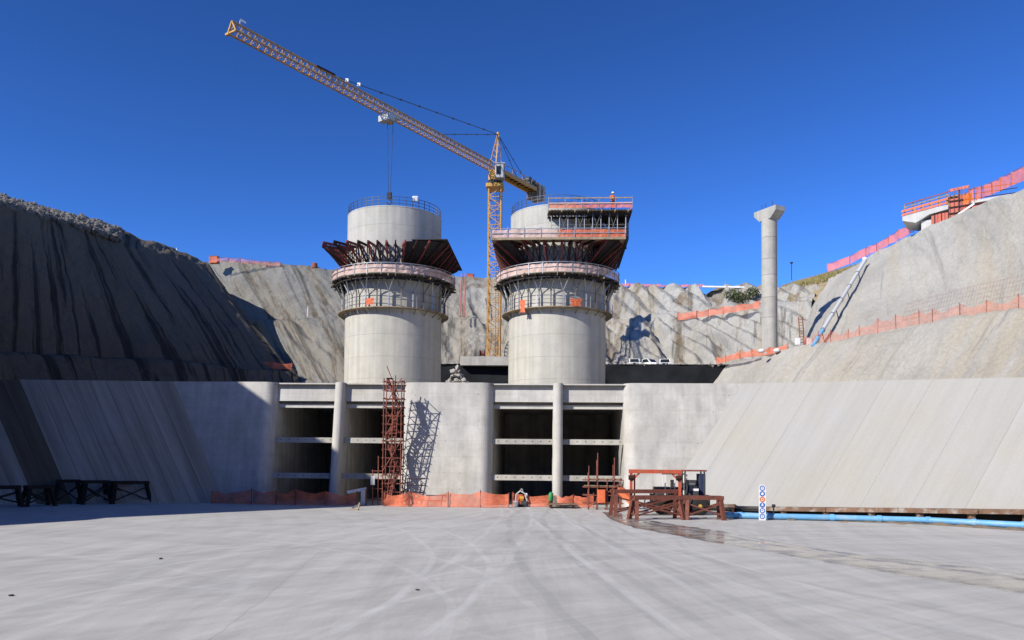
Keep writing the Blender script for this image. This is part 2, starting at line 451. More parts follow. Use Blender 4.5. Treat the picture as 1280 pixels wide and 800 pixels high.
    c = k.mix(cr, c, (.09, .08, .075))
    k.fin(c, k.ramp(k.noise(p, .5, 5), [(.35, .62), (.7, .85)]), fn, .12, .015)
_a, _b = at_z(265, 800, 0), at_z(400, 690, 0)
_m = (_b.x - _a.x) / (_b.y - _a.y)
FLOOR_CRACK = (-_m, -(_a.x - _m * _a.y))
floor_mat()

def puddle_mat():
    k = N('puddle_water'); uv = k.uv(); p = k.pos()
    sx = k.n('SeparateXYZ'); k.l(uv, sx.inputs[0])
    n1 = k.noise(p, .9, 6, .6)
    e = k.math('ADD', sx.outputs[1], k.math('MULTIPLY', k.math('SUBTRACT', n1, .5), .16))
    # silt lies in two dark damp lines and a pale middle
    c = k.ramp(e, [(.0, (.36, .36, .355)), (.06, (.10, .097, .09)), (.16, (.26, .245, .215)), (.55, (.32, .31, .285)), (.68, (.17, .165, .155)), (.74, (.34, .335, .325)), (.9, (.15, .148, .14)), (1.0, (.37, .37, .37))])
    k.fin(c, k.ramp(n1, [(.4, .06), (.62, .38)]), n1, .03, .02, 0, .5)
puddle_mat()
k_ = N('shade_black'); k_.fin((.012, .012, .013), .95)
# ================================================================== THE SETTING
YW, BAT = 59.0, 0.15                     # headwall face: Y = YW + BAT * z
H = zpx(696, 478.5, YW + BAT * 9.2)      # top of the headwall
f = MB(); f.add([(-700, -500, 0), (700, -500, 0), (700, 900, 0), (-700, 900, 0)], [(0, 1, 2, 3)])
tag(f.build('floor', 'floor_concrete'), kind='structure')

def grid_mesh(name, P, mat, uv, kind='structure'):
    nv, nu = P.shape[:2]
    me = bpy.data.meshes.new(name)
    idx = np.arange(nv * nu).reshape(nv, nu)
    q = np.stack([idx[:-1, :-1], idx[:-1, 1:], idx[1:, 1:], idx[1:, :-1]], -1).reshape(-1, 4)
    me.from_pydata(P.reshape(-1, 3).tolist(), [], q.tolist())
    ul = me.uv_layers.new(name='UVMap')
    ul.data.foreach_set('uv', uv.reshape(-1, 2)[q.reshape(-1)].astype(np.float32).ravel())
    me.polygons.foreach_set('use_smooth', [True] * len(me.polygons))
    me.materials.append(MAT[mat]); me.update()
    o = bpy.data.objects.new(name, me); col.objects.link(o)
    if kind: tag(o, kind=kind)
    return o

def resample(row, n, t):
    row = np.array([tuple(p) for p in row], float)
    s = np.linspace(0, 1, len(row)) if t is None else np.array(t)
    return np.stack([np.interp(np.linspace(0, 1, n), s, row[:, k]) for k in range(3)], -1)

def slope(name, rows, nu, nvs, mat, dispf, t=None, soft=6):
    """rows: polylines from the foot upwards; ruled between them and roughened along the normal"""
    rr = [resample(r, nu, t) for r in rows]
    P = []
    for a, b, n in zip(rr[:-1], rr[1:], nvs):
        for i in range(n): P.append(a + (b - a) * (i / n))
    P.append(rr[-1]); P = np.array(P)
    # soften the folds along the length a little
    for _ in range(soft): P[:, 1:-1] = (P[:, :-2] + 2 * P[:, 1:-1] + P[:, 2:]) / 4
    for _ in range(1): P[1:-1] = (P[:-2] + 4 * P[1:-1] + P[2:]) / 6
    du = np.gradient(P, axis=1); dv = np.gradient(P, axis=0)
    nrm = np.cross(du, dv); nrm /= np.linalg.norm(nrm, axis=-1, keepdims=True) + 1e-9
    U = np.cumsum(np.linalg.norm(np.diff(P, axis=1, prepend=P[:, :1]), axis=-1), axis=1).mean(0)
    V = np.cumsum(np.linalg.norm(np.diff(P, axis=0, prepend=P[:1]), axis=-1), axis=0).mean(1)
    UU, VV = np.meshgrid(U, V)
    P = P + nrm * dispf(UU, VV)[..., None]
    return grid_mesh(name, P, mat, np.stack([UU, VV], -1))

# ---- floor joint details: the wet wheel track
def puddle(name, left, right, z=0.004):
    n = 120
    L = resample([at_z(x, y, 0) for x, y in left], n, None); Rr = resample([at_z(x, y, 0) for x, y in right], n, None)
    wob = fbm(np.arange(n) * .35, np.zeros(n), 4) * 1.6; wob2 = fbm(np.arange(n) * .35, np.ones(n) * 9, 4) * 1.6
    m = 8; P = np.zeros((m, n, 3)); uv = np.zeros((m, n, 2))
    for j in range(m):
        s = j / (m - 1)
        a = L + (L - Rr) * (wob * .08)[:, None]; b = Rr + (Rr - L) * (wob2 * .12)[:, None]
        P[j] = a * (1 - s) + b * s; P[j, :, 2] = z; uv[j, :, 0] = np.arange(n); uv[j, :, 1] = s
    grid_mesh(name, P, 'puddle_water', uv)
puddle('puddle', [(752, 640), (764, 650), (790, 659), (830, 667), (900, 680), (960, 690), (1040, 704), (1150, 723), (1290, 744)],
       [(772, 640), (790, 647), (820, 652), (860, 658), (900, 663.5), (1000, 682), (1100, 696), (1200, 706), (1290, 717)])

# ---- the intake headwall
HW_X0, HW_X1 = -16.5, 0.25               # centres of the two intakes
HALF, RN, PW = 4.95, 0.9, 0.37           # half the clear width, nose radius, half the pier width
ZL = zpx(650, 502, 60.5)                 # underside of the lintel
hw = thing('intake_headwall', 'pale concrete headwall with two pairs of dark tunnel openings and round-nosed piers', 'wall', (-8, YW, 0))
def nose_r(x, r, n=10):   # quarter round at the right end of a wall piece: face -> jamb
    return [(x - r + r * math.sin(t), YW + r - r * math.cos(t)) for t in [math.pi / 2 * i / n for i in range(n + 1)]]
def nose_l(x, r, n=10):
    return [(x + r - r * math.cos(t), YW + r - r * math.sin(t)) for t in [math.pi / 2 * i / n for i in range(n + 1)]]
BACK = YW + 16
jl0, jl1, jr0, jr1 = HW_X0 - HALF, HW_X0 + HALF, HW_X1 - HALF, HW_X1 + HALF
MB().prism([(-34, YW)] + nose_r(jl0, RN) + [(jl0, BACK), (-34, BACK)], -.2, H, BAT).build('wall', 'concrete_wall', hw)
MB().prism(nose_l(jl1, RN) + nose_r(jr0, RN) + [(jr0, BACK), (jl1, BACK)], -.2, H, BAT).build('wall', 'concrete_wall', hw)
MB().prism(nose_l(jr1, RN) + [(17.5, YW), (17.5, BACK), (jr1, BACK)], -.2, H, BAT).build('wall', 'concrete_wall', hw)
bolt = MB().tube((0, -.015, 0), (0, .03, 0), .042, 8).mesh('bolt_hole', 'formwork_dark')
for cx in (HW_X0, HW_X1):
    nn = [(cx + PW * math.sin(t), YW + PW - PW * math.cos(t)) for t in [math.pi * (i / 14 - .5) for i in range(15)]]
    MB().prism(nn + [(cx + PW, YW + 9), (cx - PW, YW + 9)], -.2, H - .003, BAT, False).build('pier', 'concrete_trim', hw)
    for s in (-1, 1):
        x0, x1 = (cx - HALF, cx - PW) if s < 0 else (cx + PW, cx + HALF)
        MB().prism([(x0 - .05, YW + .72), (x1 + .02, YW + .72), (x1 + .02, YW + 2.4), (x0 - .05, YW + 2.4)], ZL, H - .006, BAT).build('lintel', 'concrete_wall', hw)
        MB().prism([(x0 - .05, YW + 1.1), (x1 + .02, YW + 1.1), (x1 + .02, YW + 1.75), (x0 - .05, YW + 1.75)], ZL - .5, ZL - .2, BAT).build('sill_beam', 'concrete_trim', hw)
        MB().prism([(x0 - .05, YW + 2.4), (x1 + .05, YW + 2.4), (x1 + .05, BACK), (x0 - .05, BACK)], ZL - .1, H - .05, BAT).build('tunnel_roof', 'concrete_inside', hw)
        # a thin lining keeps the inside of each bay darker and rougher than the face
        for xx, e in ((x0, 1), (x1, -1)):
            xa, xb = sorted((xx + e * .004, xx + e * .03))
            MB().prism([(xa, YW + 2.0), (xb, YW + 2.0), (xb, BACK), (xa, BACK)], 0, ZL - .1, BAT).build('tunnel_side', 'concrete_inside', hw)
        for px, py in ((650, 552), (650, 597)):
            zc = zpx(px, py, YW + .9 + BAT * 4)
            bm = MB().prism([(x0 - .55 if s < 0 else x0 - .02, YW + .8), (x1 + .02 if s < 0 else x1 + .3, YW + .8), (x1 + .02 if s < 0 else x1 + .3, YW + 1.35), (x0 - .55 if s < 0 else x0 - .02, YW + 1.0)], zc - .2, zc + .2, BAT).build('cross_beam', 'concrete_column', hw)
            for i in range(7):
                inst('bolt_hole', bolt, bm, (x0 + .45 + (x1 - x0 - .7) * i / 6 - hw.location.x, YW + .8 + BAT * zc - hw.location.y, zc + .03))
MB().box(-22.5, 6.5, BACK + .8, BACK + 1.4, 0, H - .4).build('tunnel_end', 'concrete_inside', hw)

# ---- sloped wing walls made of slabs
def wing(name, label, base, top, n, mats, drain=(), gap=.012):
    w = thing(name, label, 'wall', (base[0][0], base[0][1], 0))
    B = resample(base, n + 1, None); T = resample(top, n + 1, None)
    for i in range(n):
        b0, b1, t0, t1 = (Vector(q) for q in (B[i], B[i + 1], T[i], T[i + 1]))
        g = (b1 - b0).normalized() * gap; h = (t1 - t0).normalized() * gap
        if i: b0, t0 = b0 + g, t0 + h
        b1, t1 = b1 - g, t1 - h
        nr = (b1 - b0).cross(t0 - b0).normalized()
        if nr.y > 0: nr = -nr
        m = 10; me = MB(); P = []
        for j in range(m + 1):
            s = j / m; P.append(b0.lerp(t0, s)); P.append(b1.lerp(t1, s))
        lift = nr * random.uniform(-.004, .004)
        P = [q + lift for q in P]; back = [q - nr * .6 for q in P]; k = len(P)
        fs = []
        for j in range(m):
            a, b, c, d = 2 * j, 2 * j + 1, 2 * j + 3, 2 * j + 2
            fs += [(a, b, c, d), (k + b, k + a, k + d, k + c), (a, d, k + d, k + a), (b, k + b, k + c, c)]
        fs += [(1, 0, k, k + 1), (2 * m, 2 * m + 1, k + 2 * m + 1, k + 2 * m)]
        me.add(P + back, fs)
        o = me.build('slab', mats[1] if i in drain else mats[0], w)
        ul = o.data.uv_layers.new(name='UVMap')
        wd, ht = (b1 - b0).length, (t0 - b0).length
        for pl in o.data.polygons:
            for li in pl.loop_indices:
                vi = o.data.loops[li].vertex_index % k
                ul.data[li].uv = (i * 3.7 + (vi % 2) * wd, (vi // 2) / m * ht)
    bk = [Vector(q) + Vector((0, .35, -.3)) for q in B] + [Vector(q) + Vector((0, .35, -.3)) for q in T]; q = n + 1
    MB().add(bk, [(i, i + 1, q + i + 1, q + i) for i in range(n)]).build('backing', 'shade_dark', w)
    return w
rb0 = at_y(826, 632, YW); rt0 = Vector((14.1, YW + BAT * H - .02, H))
rt1 = at_y(1280, 471.5, 48.6)
d_ = rt1 - rt0
rt2 = rt1 + d_ * 1.3
LEDGE = []                                # foot of the right wing: a step above the slab
for px, py, Y in ((960, 633, 53.0), (1280, 636.5, 45.0)): LEDGE.append(at_y(px, py, Y))
lb0 = Vector((rb0.x, YW - .05, .25)); lb1, lb2 = LEDGE
lb3 = lb2 + (lb2 - lb1) * 1.6
RBASE = [lb0.lerp(lb1, t) for t in (0, .25, .5, .75)] + [lb1.lerp(lb2, t) for t in (0, .2, .4, .6, .8)] + [lb2.lerp(lb3, t) for t in (0, .25, .5, .75, 1)]
def top_at(px):                           # the point of the top edge that shows at pixel column px
    lo, hi = -.2, 2.6
    for _ in range(40):
        mid = (lo + hi) / 2
        if proj(rt0 + d_ * mid)[0] < px: lo = mid
        else: hi = mid
    return lo
RTOP = []
for q in RBASE:
    x = proj(q)[0]; RTOP.append(rt0 + d_ * top_at(x + 97 - min(max(x - 826, 0), 450) * .02) if x < 1500 else RTOP[-1] + (RTOP[-1] - RTOP[-2]))
RTOP[0] = rt0.copy()
wing('right_wing_wall', 'sunlit pale concrete slab slope right of the tunnel openings', RBASE, RTOP, 13, ('slab_light', 'slab_light'), gap=.004)
lbA = Vector((-24.7, YW - .05, -.02)); ltA = Vector((-29.5, YW + BAT * H - .02, H))
lbB = at_z(0, 630.5, 0); ltB = at_y(0, 474, 58.7)
dB, dT = lbB - lbA, ltB - ltA
dB.z = 0
NL = 26
LB = [lbA + dB * (2.0 * i / NL) for i in range(NL + 1)]
def left_top(px):
    lo, hi = -.1, 4.0
    for _ in range(40):
        mid = (lo + hi) / 2
        if proj(ltA + dT * mid)[0] > px: lo = mid
        else: hi = mid
    return ltA + dT * lo
LT = []
for q in LB:
    x = proj(q)[0]; LT.append(left_top(x - 67) if x > -250 else LT[-1] + (LT[-1] - LT[-2]))
LT[0] = ltA.copy()
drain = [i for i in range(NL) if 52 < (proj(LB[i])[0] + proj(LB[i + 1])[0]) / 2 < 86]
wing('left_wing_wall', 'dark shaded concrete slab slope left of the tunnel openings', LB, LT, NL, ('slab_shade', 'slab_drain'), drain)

# ---- rusty ledge, blue pipe and its blocks at the foot of the right wing
def shifted(p, dx, dy, z): return Vector((p.x + dx, p.y + dy, z))
led = thing('ledge_beam', 'long rusty edge beam raised on blocks behind the blue pipe', 'beam', (lb1.x, lb1.y, 0))
L0 = lb1 + (lb2 - lb1) * -.02; nL = 9
for i in range(nL):
    a = L0.lerp(lb3, i / nL); b = L0.lerp(lb3, (i + .992) / nL)
    dz = random.uniform(-.03, .03)
    MB().bar((a.x - .12, a.y - .12, a.z - .14 + dz), (b.x - .12, b.y - .12, b.z - .14 + random.uniform(-.03, .03)), .55, .26).build('edge_plate', 'rusty_edge', led)
for i in range(14):
    p = L0.lerp(lb3, (i + .5) / 14)
    MB().cbox(p.x - .2, p.x + .12, p.y - .25, p.y + .1, 0, max(p.z - .28, .1), .02).build('support_block', 'rusty_edge', led)
MB().bar((L0.x + .35, L0.y + .35, .25), (lb3.x + .5, lb3.y + .5, .3), .2, .9).build('gap_shade', 'shade_black', led)  # near-black sheet painted in as the shade below the ledge
# kerb of sediment in front of the pipe
sd = []
def pipe_pt(px, py, z): return at_z(px, py, z)
pp = [pipe_pt(906, 644, .2), pipe_pt(925, 644.2, .2), pipe_pt(960, 645.2, .2), pipe_pt(1040, 647, .2), pipe_pt(1160, 650.2, .2), pipe_pt(1280, 656.5, .2)]
pp.append(pp[-1] + (pp[-1] - pp[-2]) * 1.2)
bp = thing('blue_pipe', 'long light blue water pipe lying along the foot of the right slope', 'pipe', (pp[2].x, pp[2].y, 0))
for i, (a, b) in enumerate(zip(pp[:-1], pp[1:])):
    n = 2 if i > 2 else 1
    for j in range(n):
        q0, q1 = a.lerp(b, j / n), a.lerp(b, (j + 1) / n)
        MB().tube(q0, q1, .17, 14).build('pipe_length', 'pipe_blue', bp)
        d = (q1 - q0).normalized()
        MB().tube(q1 - d * .12, q1 + d * .12, .205, 14).build('coupling', 'pipe_blue', bp)
for t in (.1, .32, .55, .8):
    p = pp[2].lerp(pp[5], t)
    MB().cbox(p.x - .2, p.x + .2, p.y - .16, p.y + .16, 0, .06, .02).build('chock', 'plank_wood', bp)
# sediment strip
n = 90; Ls = resample([at_z(x, y, 0) for x, y in ((905, 648), (960, 649.2), (1040, 651.5), (1160, 656), (1290, 664.5))], n, None)
m = 5; P = np.zeros((m, n, 3)); uvq = np.zeros((m, n, 2))
for j in range(m):
    s = j / (m - 1); P[j] = Ls + np.array([.9, 1.0, 0]) * s * .9
    P[j, :, 2] = .004 + np.clip(.07 * math.sin(math.pi * s) * (1 + 4 * fbm(np.arange(n) * .5, np.ones(n) * j, 3)), 0, .2)
    P[j, :, 1] += fbm(np.arange(n) * .4, np.ones(n) * 4.2, 3) * .25 * (1 - s)
    uvq[j, :, 0] = np.arange(n); uvq[j, :, 1] = s
grid_mesh('silt_strip', P, 'sediment', uvq)

# ---- backfill behind the walls
bz = H - .15
bpts = [(-95, 40, bz), tuple(LT[-1] - Vector((0, -.3, .25))), tuple(LT[NL // 2] - Vector((0, -.3, .2))), (-29.5, YW + BAT * H + .3, bz), (rt0.x, rt0.y + .3, bz)] + [tuple(q + Vector((.2, .3, -.2))) for q in RTOP[2:]] + [(75, 10, 7.5), (75, 134, bz), (-95, 134, bz)]
MBf = MB(); c0 = len(bpts); MBf.add(bpts + [(0, 95, bz)], [(i, (i + 1) % c0, c0) for i in range(c0)])
tag(MBf.build('backfill', 'berm_soil'), kind='structure')

# ---- benches and excavated slopes
ZB = CAM_H + 13.8                         # level of the middle bench
YB = 112.0
# face below the crane and car bench, its shade painted as near-black colour
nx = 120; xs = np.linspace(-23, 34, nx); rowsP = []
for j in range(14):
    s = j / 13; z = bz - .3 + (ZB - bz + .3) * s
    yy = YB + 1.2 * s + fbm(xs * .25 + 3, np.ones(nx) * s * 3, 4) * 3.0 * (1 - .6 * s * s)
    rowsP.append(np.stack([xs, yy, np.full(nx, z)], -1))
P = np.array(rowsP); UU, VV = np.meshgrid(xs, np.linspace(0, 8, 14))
grid_mesh('bench_face', P, 'shade_dark', np.stack([UU, VV], -1))
MBf = MB(); MBf.add([(-23, YB + .95, ZB), (34, YB + .95, ZB), (60, 150, ZB), (-23, 150, ZB)], [(0, 1, 2, 3)])
tag(MBf.build('bench', 'berm_soil'), kind='structure')

# back slope: lower face, mid bench, upper face
def D(px, py, d): return tuple(at_d(px, py, d))
bk_t = [0, .2, .34, .52, .72, .86, 1]
lowr = [D(318, 496, 118), D(430, 496, 114), D(520, 482, 118), D(600, 466, 125), D(770, 466, 126), D(880, 466, 125), D(1010, 448, 119)]
mid0 = [D(270, 396, 144), D(380, 397, 137), D(520, 400, 137), D(600, 402, 136), D(770, 403, 136), D(880, 398, 135), D(1015, 380, 131)]
mid1 = [D(255, 393, 149), D(378, 394, 142), D(520, 397, 142), D(600, 399, 141), D(770, 399, 142), D(880, 393, 142), D(1018, 376, 136)]
top0 = [D(215, 325, 160), D(350, 334, 152), D(470, 341, 152), D(600, 347, 151), D(770, 357, 149), D(880, 358, 147), D(1030, 362, 142)]
top0 = [(p[0], p[1], p[2] + .3) for p in top0]
top1 = [(p[0] * 1.3, p[1] + 160, p[2] - 1) for p in top0]
def rough(U, V, s=1.0):
    """blocky fine relief of sprayed rock: ridged noise at several sizes"""
    return (-np.abs(fbm(U * .35, V * .30 + 40, 5)) * 1.5 + fbm(U * .9 + 7, V * .8, 4) * .6 + .15) * s
def back_disp(U, V):
    gouge = np.clip(fbm(U * .14 + V * .03, V * .025 + 9, 3) - .06, 0, 1) * 14     # vertical gouges
    crag = fbm(U * .06, V * .08 + 5, 4) * 3.0
    right = np.clip((U - 55) / 25, 0, 1)
    ribs_r = (np.abs(((U * .30 + V * .16 + 2.2 * fbm(U * .06, V * .05, 3)) % 1.0) - .5) * 2) ** .8 * .95
    edge = np.clip(V / 4, 0, 1)
    return (crag - np.minimum(gouge * (1 + .6 * right), 1.4 + .9 * right) + rough(U, V, .7) + ribs_r * right - .2) * edge
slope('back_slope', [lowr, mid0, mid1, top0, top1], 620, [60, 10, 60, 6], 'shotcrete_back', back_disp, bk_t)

# left slope
def shade_ridge(X, Y, z, h):              # ridge point of height h whose shadow falls on (X, Y, z)
    t = (h - z) / SUNV.z; return (X + SUNV.x * t, Y + SUNV.y * t, h)
l_bench = [(-64, -25, 14), (-60, 5, 14), (-44, 19, 14), (-40, 27, 14), (-40.5, 36, 14), (-48, 58, 13.6)] + [D(0, 447, 82), D(120, 451, 92), D(250, 456, 106), D(372, 462, 122)]
l_foot = [(p[0] + 4, p[1] - 1.5, -.3 if i < 5 else bz - .5) for i, p in enumerate(l_bench)]
l_foot[5] = (-46, 57, 2)
l_foot[-1] = (l_bench[-1][0] + 3, l_bench[-1][1] - 7, bz - .5)
l_ben2 = [(p[0] - 1.4, p[1] + .5, p[2] + .1) for p in l_bench]
HR = 27.0
l_top = [(-76, -30, HR), shade_ridge(-30.4, 42.4, 0, HR), shade_ridge(-22.9, 53.2, 0, HR), shade_ridge(-10.5, 60, 0, HR), shade_ridge(-24.3, 60.8, H, HR), (-58, 60, 29), D(0, 257, 87.5), D(75, 278, 96), D(150, 302, 107), D(262, 329, 134)]
l_t2 = [(p[0] - 9, p[1] + 2, p[2] + 1) for p in l_top[:6]] + [D(0, 250, 95), D(75, 270, 104), D(150, 285, 115), D(258, 325, 141)]
l_far = [(-320, -60, 26), (-320, 0, 28), (-320, 20, 28), (-320, 40, 28), (-320, 70, 30), (-320, 110, 36), (-320, 160, 36), (-280, 220, 36), (-240, 290, 36), (-180, 330, 36)]
def left_disp(U, V):
    e = np.clip((U - 105) / 20, 0, 1); e2 = np.clip(V / 3, 0, 1)
    rib = np.abs(fbm(U * .16 - V * .05, V * .012, 3)) * 1.2
    return (fbm(U * .04, V * .07, 4) * 2.4 - rib + rough(U, V, .5) + .2) * e2 * (.2 + .8 * e)
lt_t = [0, .13, .22, .29, .36, .47, .58, .70, .82, 1]
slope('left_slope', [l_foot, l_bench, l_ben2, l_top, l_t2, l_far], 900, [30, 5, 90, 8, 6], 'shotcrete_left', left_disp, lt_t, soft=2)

# right slope
r_bench = [D(905, 455, 113), D(960, 441, 103), D(1000, 435, 98), D(1060, 425, 91), D(1140, 412, 84), D(1200, 400, 78), D(1280, 390, 73), (49, 50, ZB), (58, 20, ZB), (66, -20, ZB)]
r_foot = [(p[0] - 10, p[1] - 4, bz - 4.5) for p in r_bench]
r_ben2 = [(p[0] + 2.6, p[1] + 1.6, p[2] + .15) for p in r_bench]
r_top = [D(1036, 347, 128), D(1048, 340, 126), D(1062, 333, 123), D(1095, 317, 117), D(1135, 297, 110), D(1200, 266, 98), D(1280, 232, 86), (59, 58, 35), (69, 22, 39), (78, -20, 40)]  # out-of-frame end raised to shield low sky light
r_ben2[0] = D(1000, 434, 118); r_ben2[1] = D(1004, 432, 110)
r_top2 = [(p[0] + 5, p[1] + 3, p[2] + .3) for p in r_top]
r_far = [(p[0] + 220, p[1] + 160 * (1 - i / 9) - 40, p[2] + 8) for i, p in enumerate(r_top)]
def right_disp(U, V):
    e = np.clip(V / 3, 0, 1)
    rib = np.abs(fbm(U * .16 + V * .06, V * .02, 3)) * 1.1
    return (fbm(U * .05, V * .06 + 3, 4) * 2.2 - rib + rough(U, V, .32) + .2) * e
rt_t = [0, .09, .16, .27, .38, .48, .6, .74, .87, 1]
slope('right_slope', [r_foot, r_bench, r_ben2, r_top, r_top2, r_far], 700, [40, 6, 90, 6, 6], 'shotcrete_right', right_disp, rt_t)
# unseen bank added behind the camera to block low sky light
q0 = [(-60, -26, 0), (-30, -34, 0), (0, -36, 0), (35, -34, 0), (60, -22, 0)]
q1 = [(-74, -30, 27), (-36, -46, 34), (0, -48, 36), (42, -44, 38), (78, -22, 40)]
q2 = [(p_[0] * 1.1, p_[1] * 1.15, p_[2] + .5) for p_ in q1]
q3 = [(p_[0] * 4, p_[1] - 200, p_[2] - 3) for p_ in q1]
slope('sky_block_slope', [q0, q1, q2, q3], 200, [40, 3, 6], 'shotcrete_left', lambda U, V: (fbm(U * .05, V * .07, 4) * 3 + rough(U, V, .8)) * np.clip(V / 3, 0, 1))
# grassy shoulder behind the column
g0 = [D(985, 372, 136), D(1010, 380, 133), D(1040, 368, 131), D(1062, 350, 130)]
g1 = [D(985, 362, 146), D(1010, 362, 145), D(1040, 352, 143), D(1075, 338, 140)]
g2 = [D(978, 358, 170), D(1008, 350, 168), D(1042, 341, 165), D(1085, 328, 160)]
g3 = [(p[0] + 40, p[1] + 120, p[2] - 4) for p in g2]
slope('grassy_shoulder', [g0, g1, g2, g3], 120, [14, 20, 4], 'dry_ground', lambda U, V: fbm(U * .3, V * .3, 5) * 2.2)
tf = MB()
for i in range(900):
    a = random.random(); b = random.random() ** .7
    p = Vector(g1[0]).lerp(Vector(g1[3]), a).lerp(Vector(g2[0]).lerp(Vector(g2[3]), a), b)
    for kk in range(5):
        t = random.uniform(0, 6.28); hh = random.uniform(.3, .9); w = .09
        q = p + Vector((random.uniform(-.5, .5), random.uniform(-.5, .5), -.2))
        tf.add([q + Vector((math.cos(t) * w, math.sin(t) * w, 0)), q - Vector((math.cos(t) * w, math.sin(t) * w, 0)), q + Vector((random.uniform(-.3, .3), random.uniform(-.3, .3), hh))], [(0, 1, 2)])
tag(tf.build('dry_grass_tufts', 'dry_grass'), 'dry straw coloured grass on the shoulder behind the column', 'grass', kind='stuff')

# ---- loose stone
def stone_mesh(r, seed):
    rs = np.random.default_rng(seed); mb = MB()
    base = [(0, 0, 1), (0, 0, -1)] + [(math.cos(i * math.pi / 3 + k * .5) * .9, math.sin(i * math.pi / 3 + k * .5) * .9, .45 - .9 * k) for k in range(2) for i in range(6)]
    sc = rs.uniform(.6, 1.2, 3)
    v = [tuple(r * c * s * rs.uniform(.75, 1.2) for c, s in zip(p, sc)) for p in base]
    fs = [(0, 2 + i, 2 + (i + 1) % 6) for i in range(6)] + [(1, 8 + (i + 1) % 6, 8 + i) for i in range(6)]
    for i in range(6):
        j = (i + 1) % 6; fs += [(2 + i, 8 + i, 2 + j), (2 + j, 8 + i, 8 + j)]
    return v, fs
def heap(name, label, pts, rmin, rmax, mat):
    mb = MB()
    for i, p in enumerate(pts):
        v, fs = stone_mesh(rmin + (rmax - rmin) * random.random() ** 2.2, i)
        mb.add([(p[0] + a, p[1] + b, p[2] + c) for a, b, c in v], fs)
    return tag(mb.build(name, mat), label, 'stones', kind='stuff')
pts = []
A = [Vector(q) for q in l_top[6:9]]; Bq = [Vector(q) for q in l_t2[6:9]]
for i in range(5200):
    t = random.uniform(-.25, 1.98); s = random.random()
    k = min(max(int(t), 0), 1); a = A[k].lerp(A[k + 1], t - k); b = Bq[k].lerp(Bq[k + 1], t - k)
    if s > 1.05 - .25 * max(t - 1, 0): continue
    p = a.lerp(b, s); pts.append((p.x + random.uniform(-.4, .4), p.y + random.uniform(-.4, .4), p.z + random.uniform(-.1, .35)))
heap('riprap_bank', 'bank of loose grey riprap stones along the top of the left slope', pts, .13, .62, 'riprap')
pts = []
for i in range(420):
    x = max(-3.4, min(3.4, random.gauss(0, 1.9))); y = random.gauss(0, 1.0); c = at_y(572, 474, 108)
    pts.append((c.x + x * 1.1, c.y + y, bz + random.random() * max(0.2, (ZB - .3 - bz) * (.92 - abs(x) / 4.2))))
pts2 = []
for i in range(420):
    x = random.uniform(-22, 30); pts2.append((x, YB + 1.2 + abs(random.gauss(0, .5)), ZB + random.uniform(-.12, .1)))
heap('bench_edge_stones', 'line of small broken stones along the edge of the bench below the crane and cars', pts2, .1, .3, 'rubble')
heap('rubble_heap', 'heap of pale broken rubble beside the left tower', pts, .16, .55, 'rubble')

# shrubs on the rim left of the column
def shrub(px, py, d, w, h, label):
    c = Vector(at_d(px, py, d)); t = thing('shrub', label, 'shrub', c, 'shrubs on the rim of the back slope')
    st = MB()
    for i in range(6):
        a = random.uniform(0, 6.28); st.tube(c - Zv_ * .3, c + Vector((math.cos(a) * w * .5, math.sin(a) * w * .4, h * random.uniform(.5, .9))), .04, 5, .012)
    st.build('stems', 'rust_dark', t)
    lv = MB()
    for i in range(420):
        a, u, q = random.uniform(0, 6.28), random.random() ** .5, random.random()
        o = c + Vector((math.cos(a) * u * w, math.sin(a) * u * w * .7, h * q * (1.1 - .5 * u) + .1 * math.sin(9 * a)))
        n_ = [Vector((random.uniform(-1, 1), random.uniform(-1, 1), random.uniform(-1, 1))) * .22 for _ in range(3)]
        lv.add([o + n_[0], o + n_[1], o + n_[2]], [(0, 1, 2)])
    lv.build('foliage', 'shrub_green', t)
Zv_ = Vector((0, 0, 1))
shrub(915, 372, 141.5, 1.5, 1.6, 'green shrub on the rim, farthest left of the three left of the column')
shrub(928, 377, 140.5, 1.8, 2.0, 'larger green shrub on the rim, middle of the three left of the column')
shrub(941, 370, 140.5, 1.2, 1.7, 'green shrub on the rim, closest to the column')
# ================================================================== TOWERS
TY, TR = 81.0, 4.9
FY = TY - TR
T_TOP = zpx(494, 257, FY)
Z_SQ = zpx(494, 299, TY - 6.2)           # deck of the square platform (brackets' top)
Z_FB = zpx(494, 327, FY)                 # foot of the brackets
Z_R1 = zpx(494, 340, TY - 6.3)           # ring gallery deck
Z_R2 = zpx(494, 382.5, TY - 5.6)         # lower ring
B0 = bz - .2
post_me = MB().box(-.03, .03, -.03, .03, 0, 1.1).mesh('post', 'galvanised')
rpost_me = MB().box(-.025, .025, -.025, .025, 0, 1.0).mesh('post', 'rail_blue')
def arc_panel(r, a0, a1, z0, z1, n=4, wob=.03):
    mb = MB(); P = []
    for i in range(n + 1):
        t = a0 + (a1 - a0) * i / n
        for z in (z0 + random.uniform(0, .05), z1 - random.uniform(0, .08)):
            rr = r + random.uniform(-wob, wob); P.append((rr * math.cos(t), rr * math.sin(t), z))
    mb.add(P, [(2 * i, 2 * i + 2, 2 * i + 3, 2 * i + 1) for i in range(n)]); return mb
def flat_panel(a, b, z0, z1, n=5, wob=.04):
    mb = MB(); P = []; a, b = Vector(a), Vector(b)
    for i in range(n + 1):
        q = a.lerp(b, i / n)
        for z in (z0 + random.uniform(0, .05), z1 - random.uniform(0, .1)):
            P.append((q.x + random.uniform(-wob, wob), q.y + random.uniform(-wob, wob), z))
    mb.add(P, [(2 * i, 2 * i + 2, 2 * i + 3, 2 * i + 1) for i in range(n)]); return mb
def local(mb, name, mat, parent): return mb.build(name, mat, parent, (0, 0, 0))

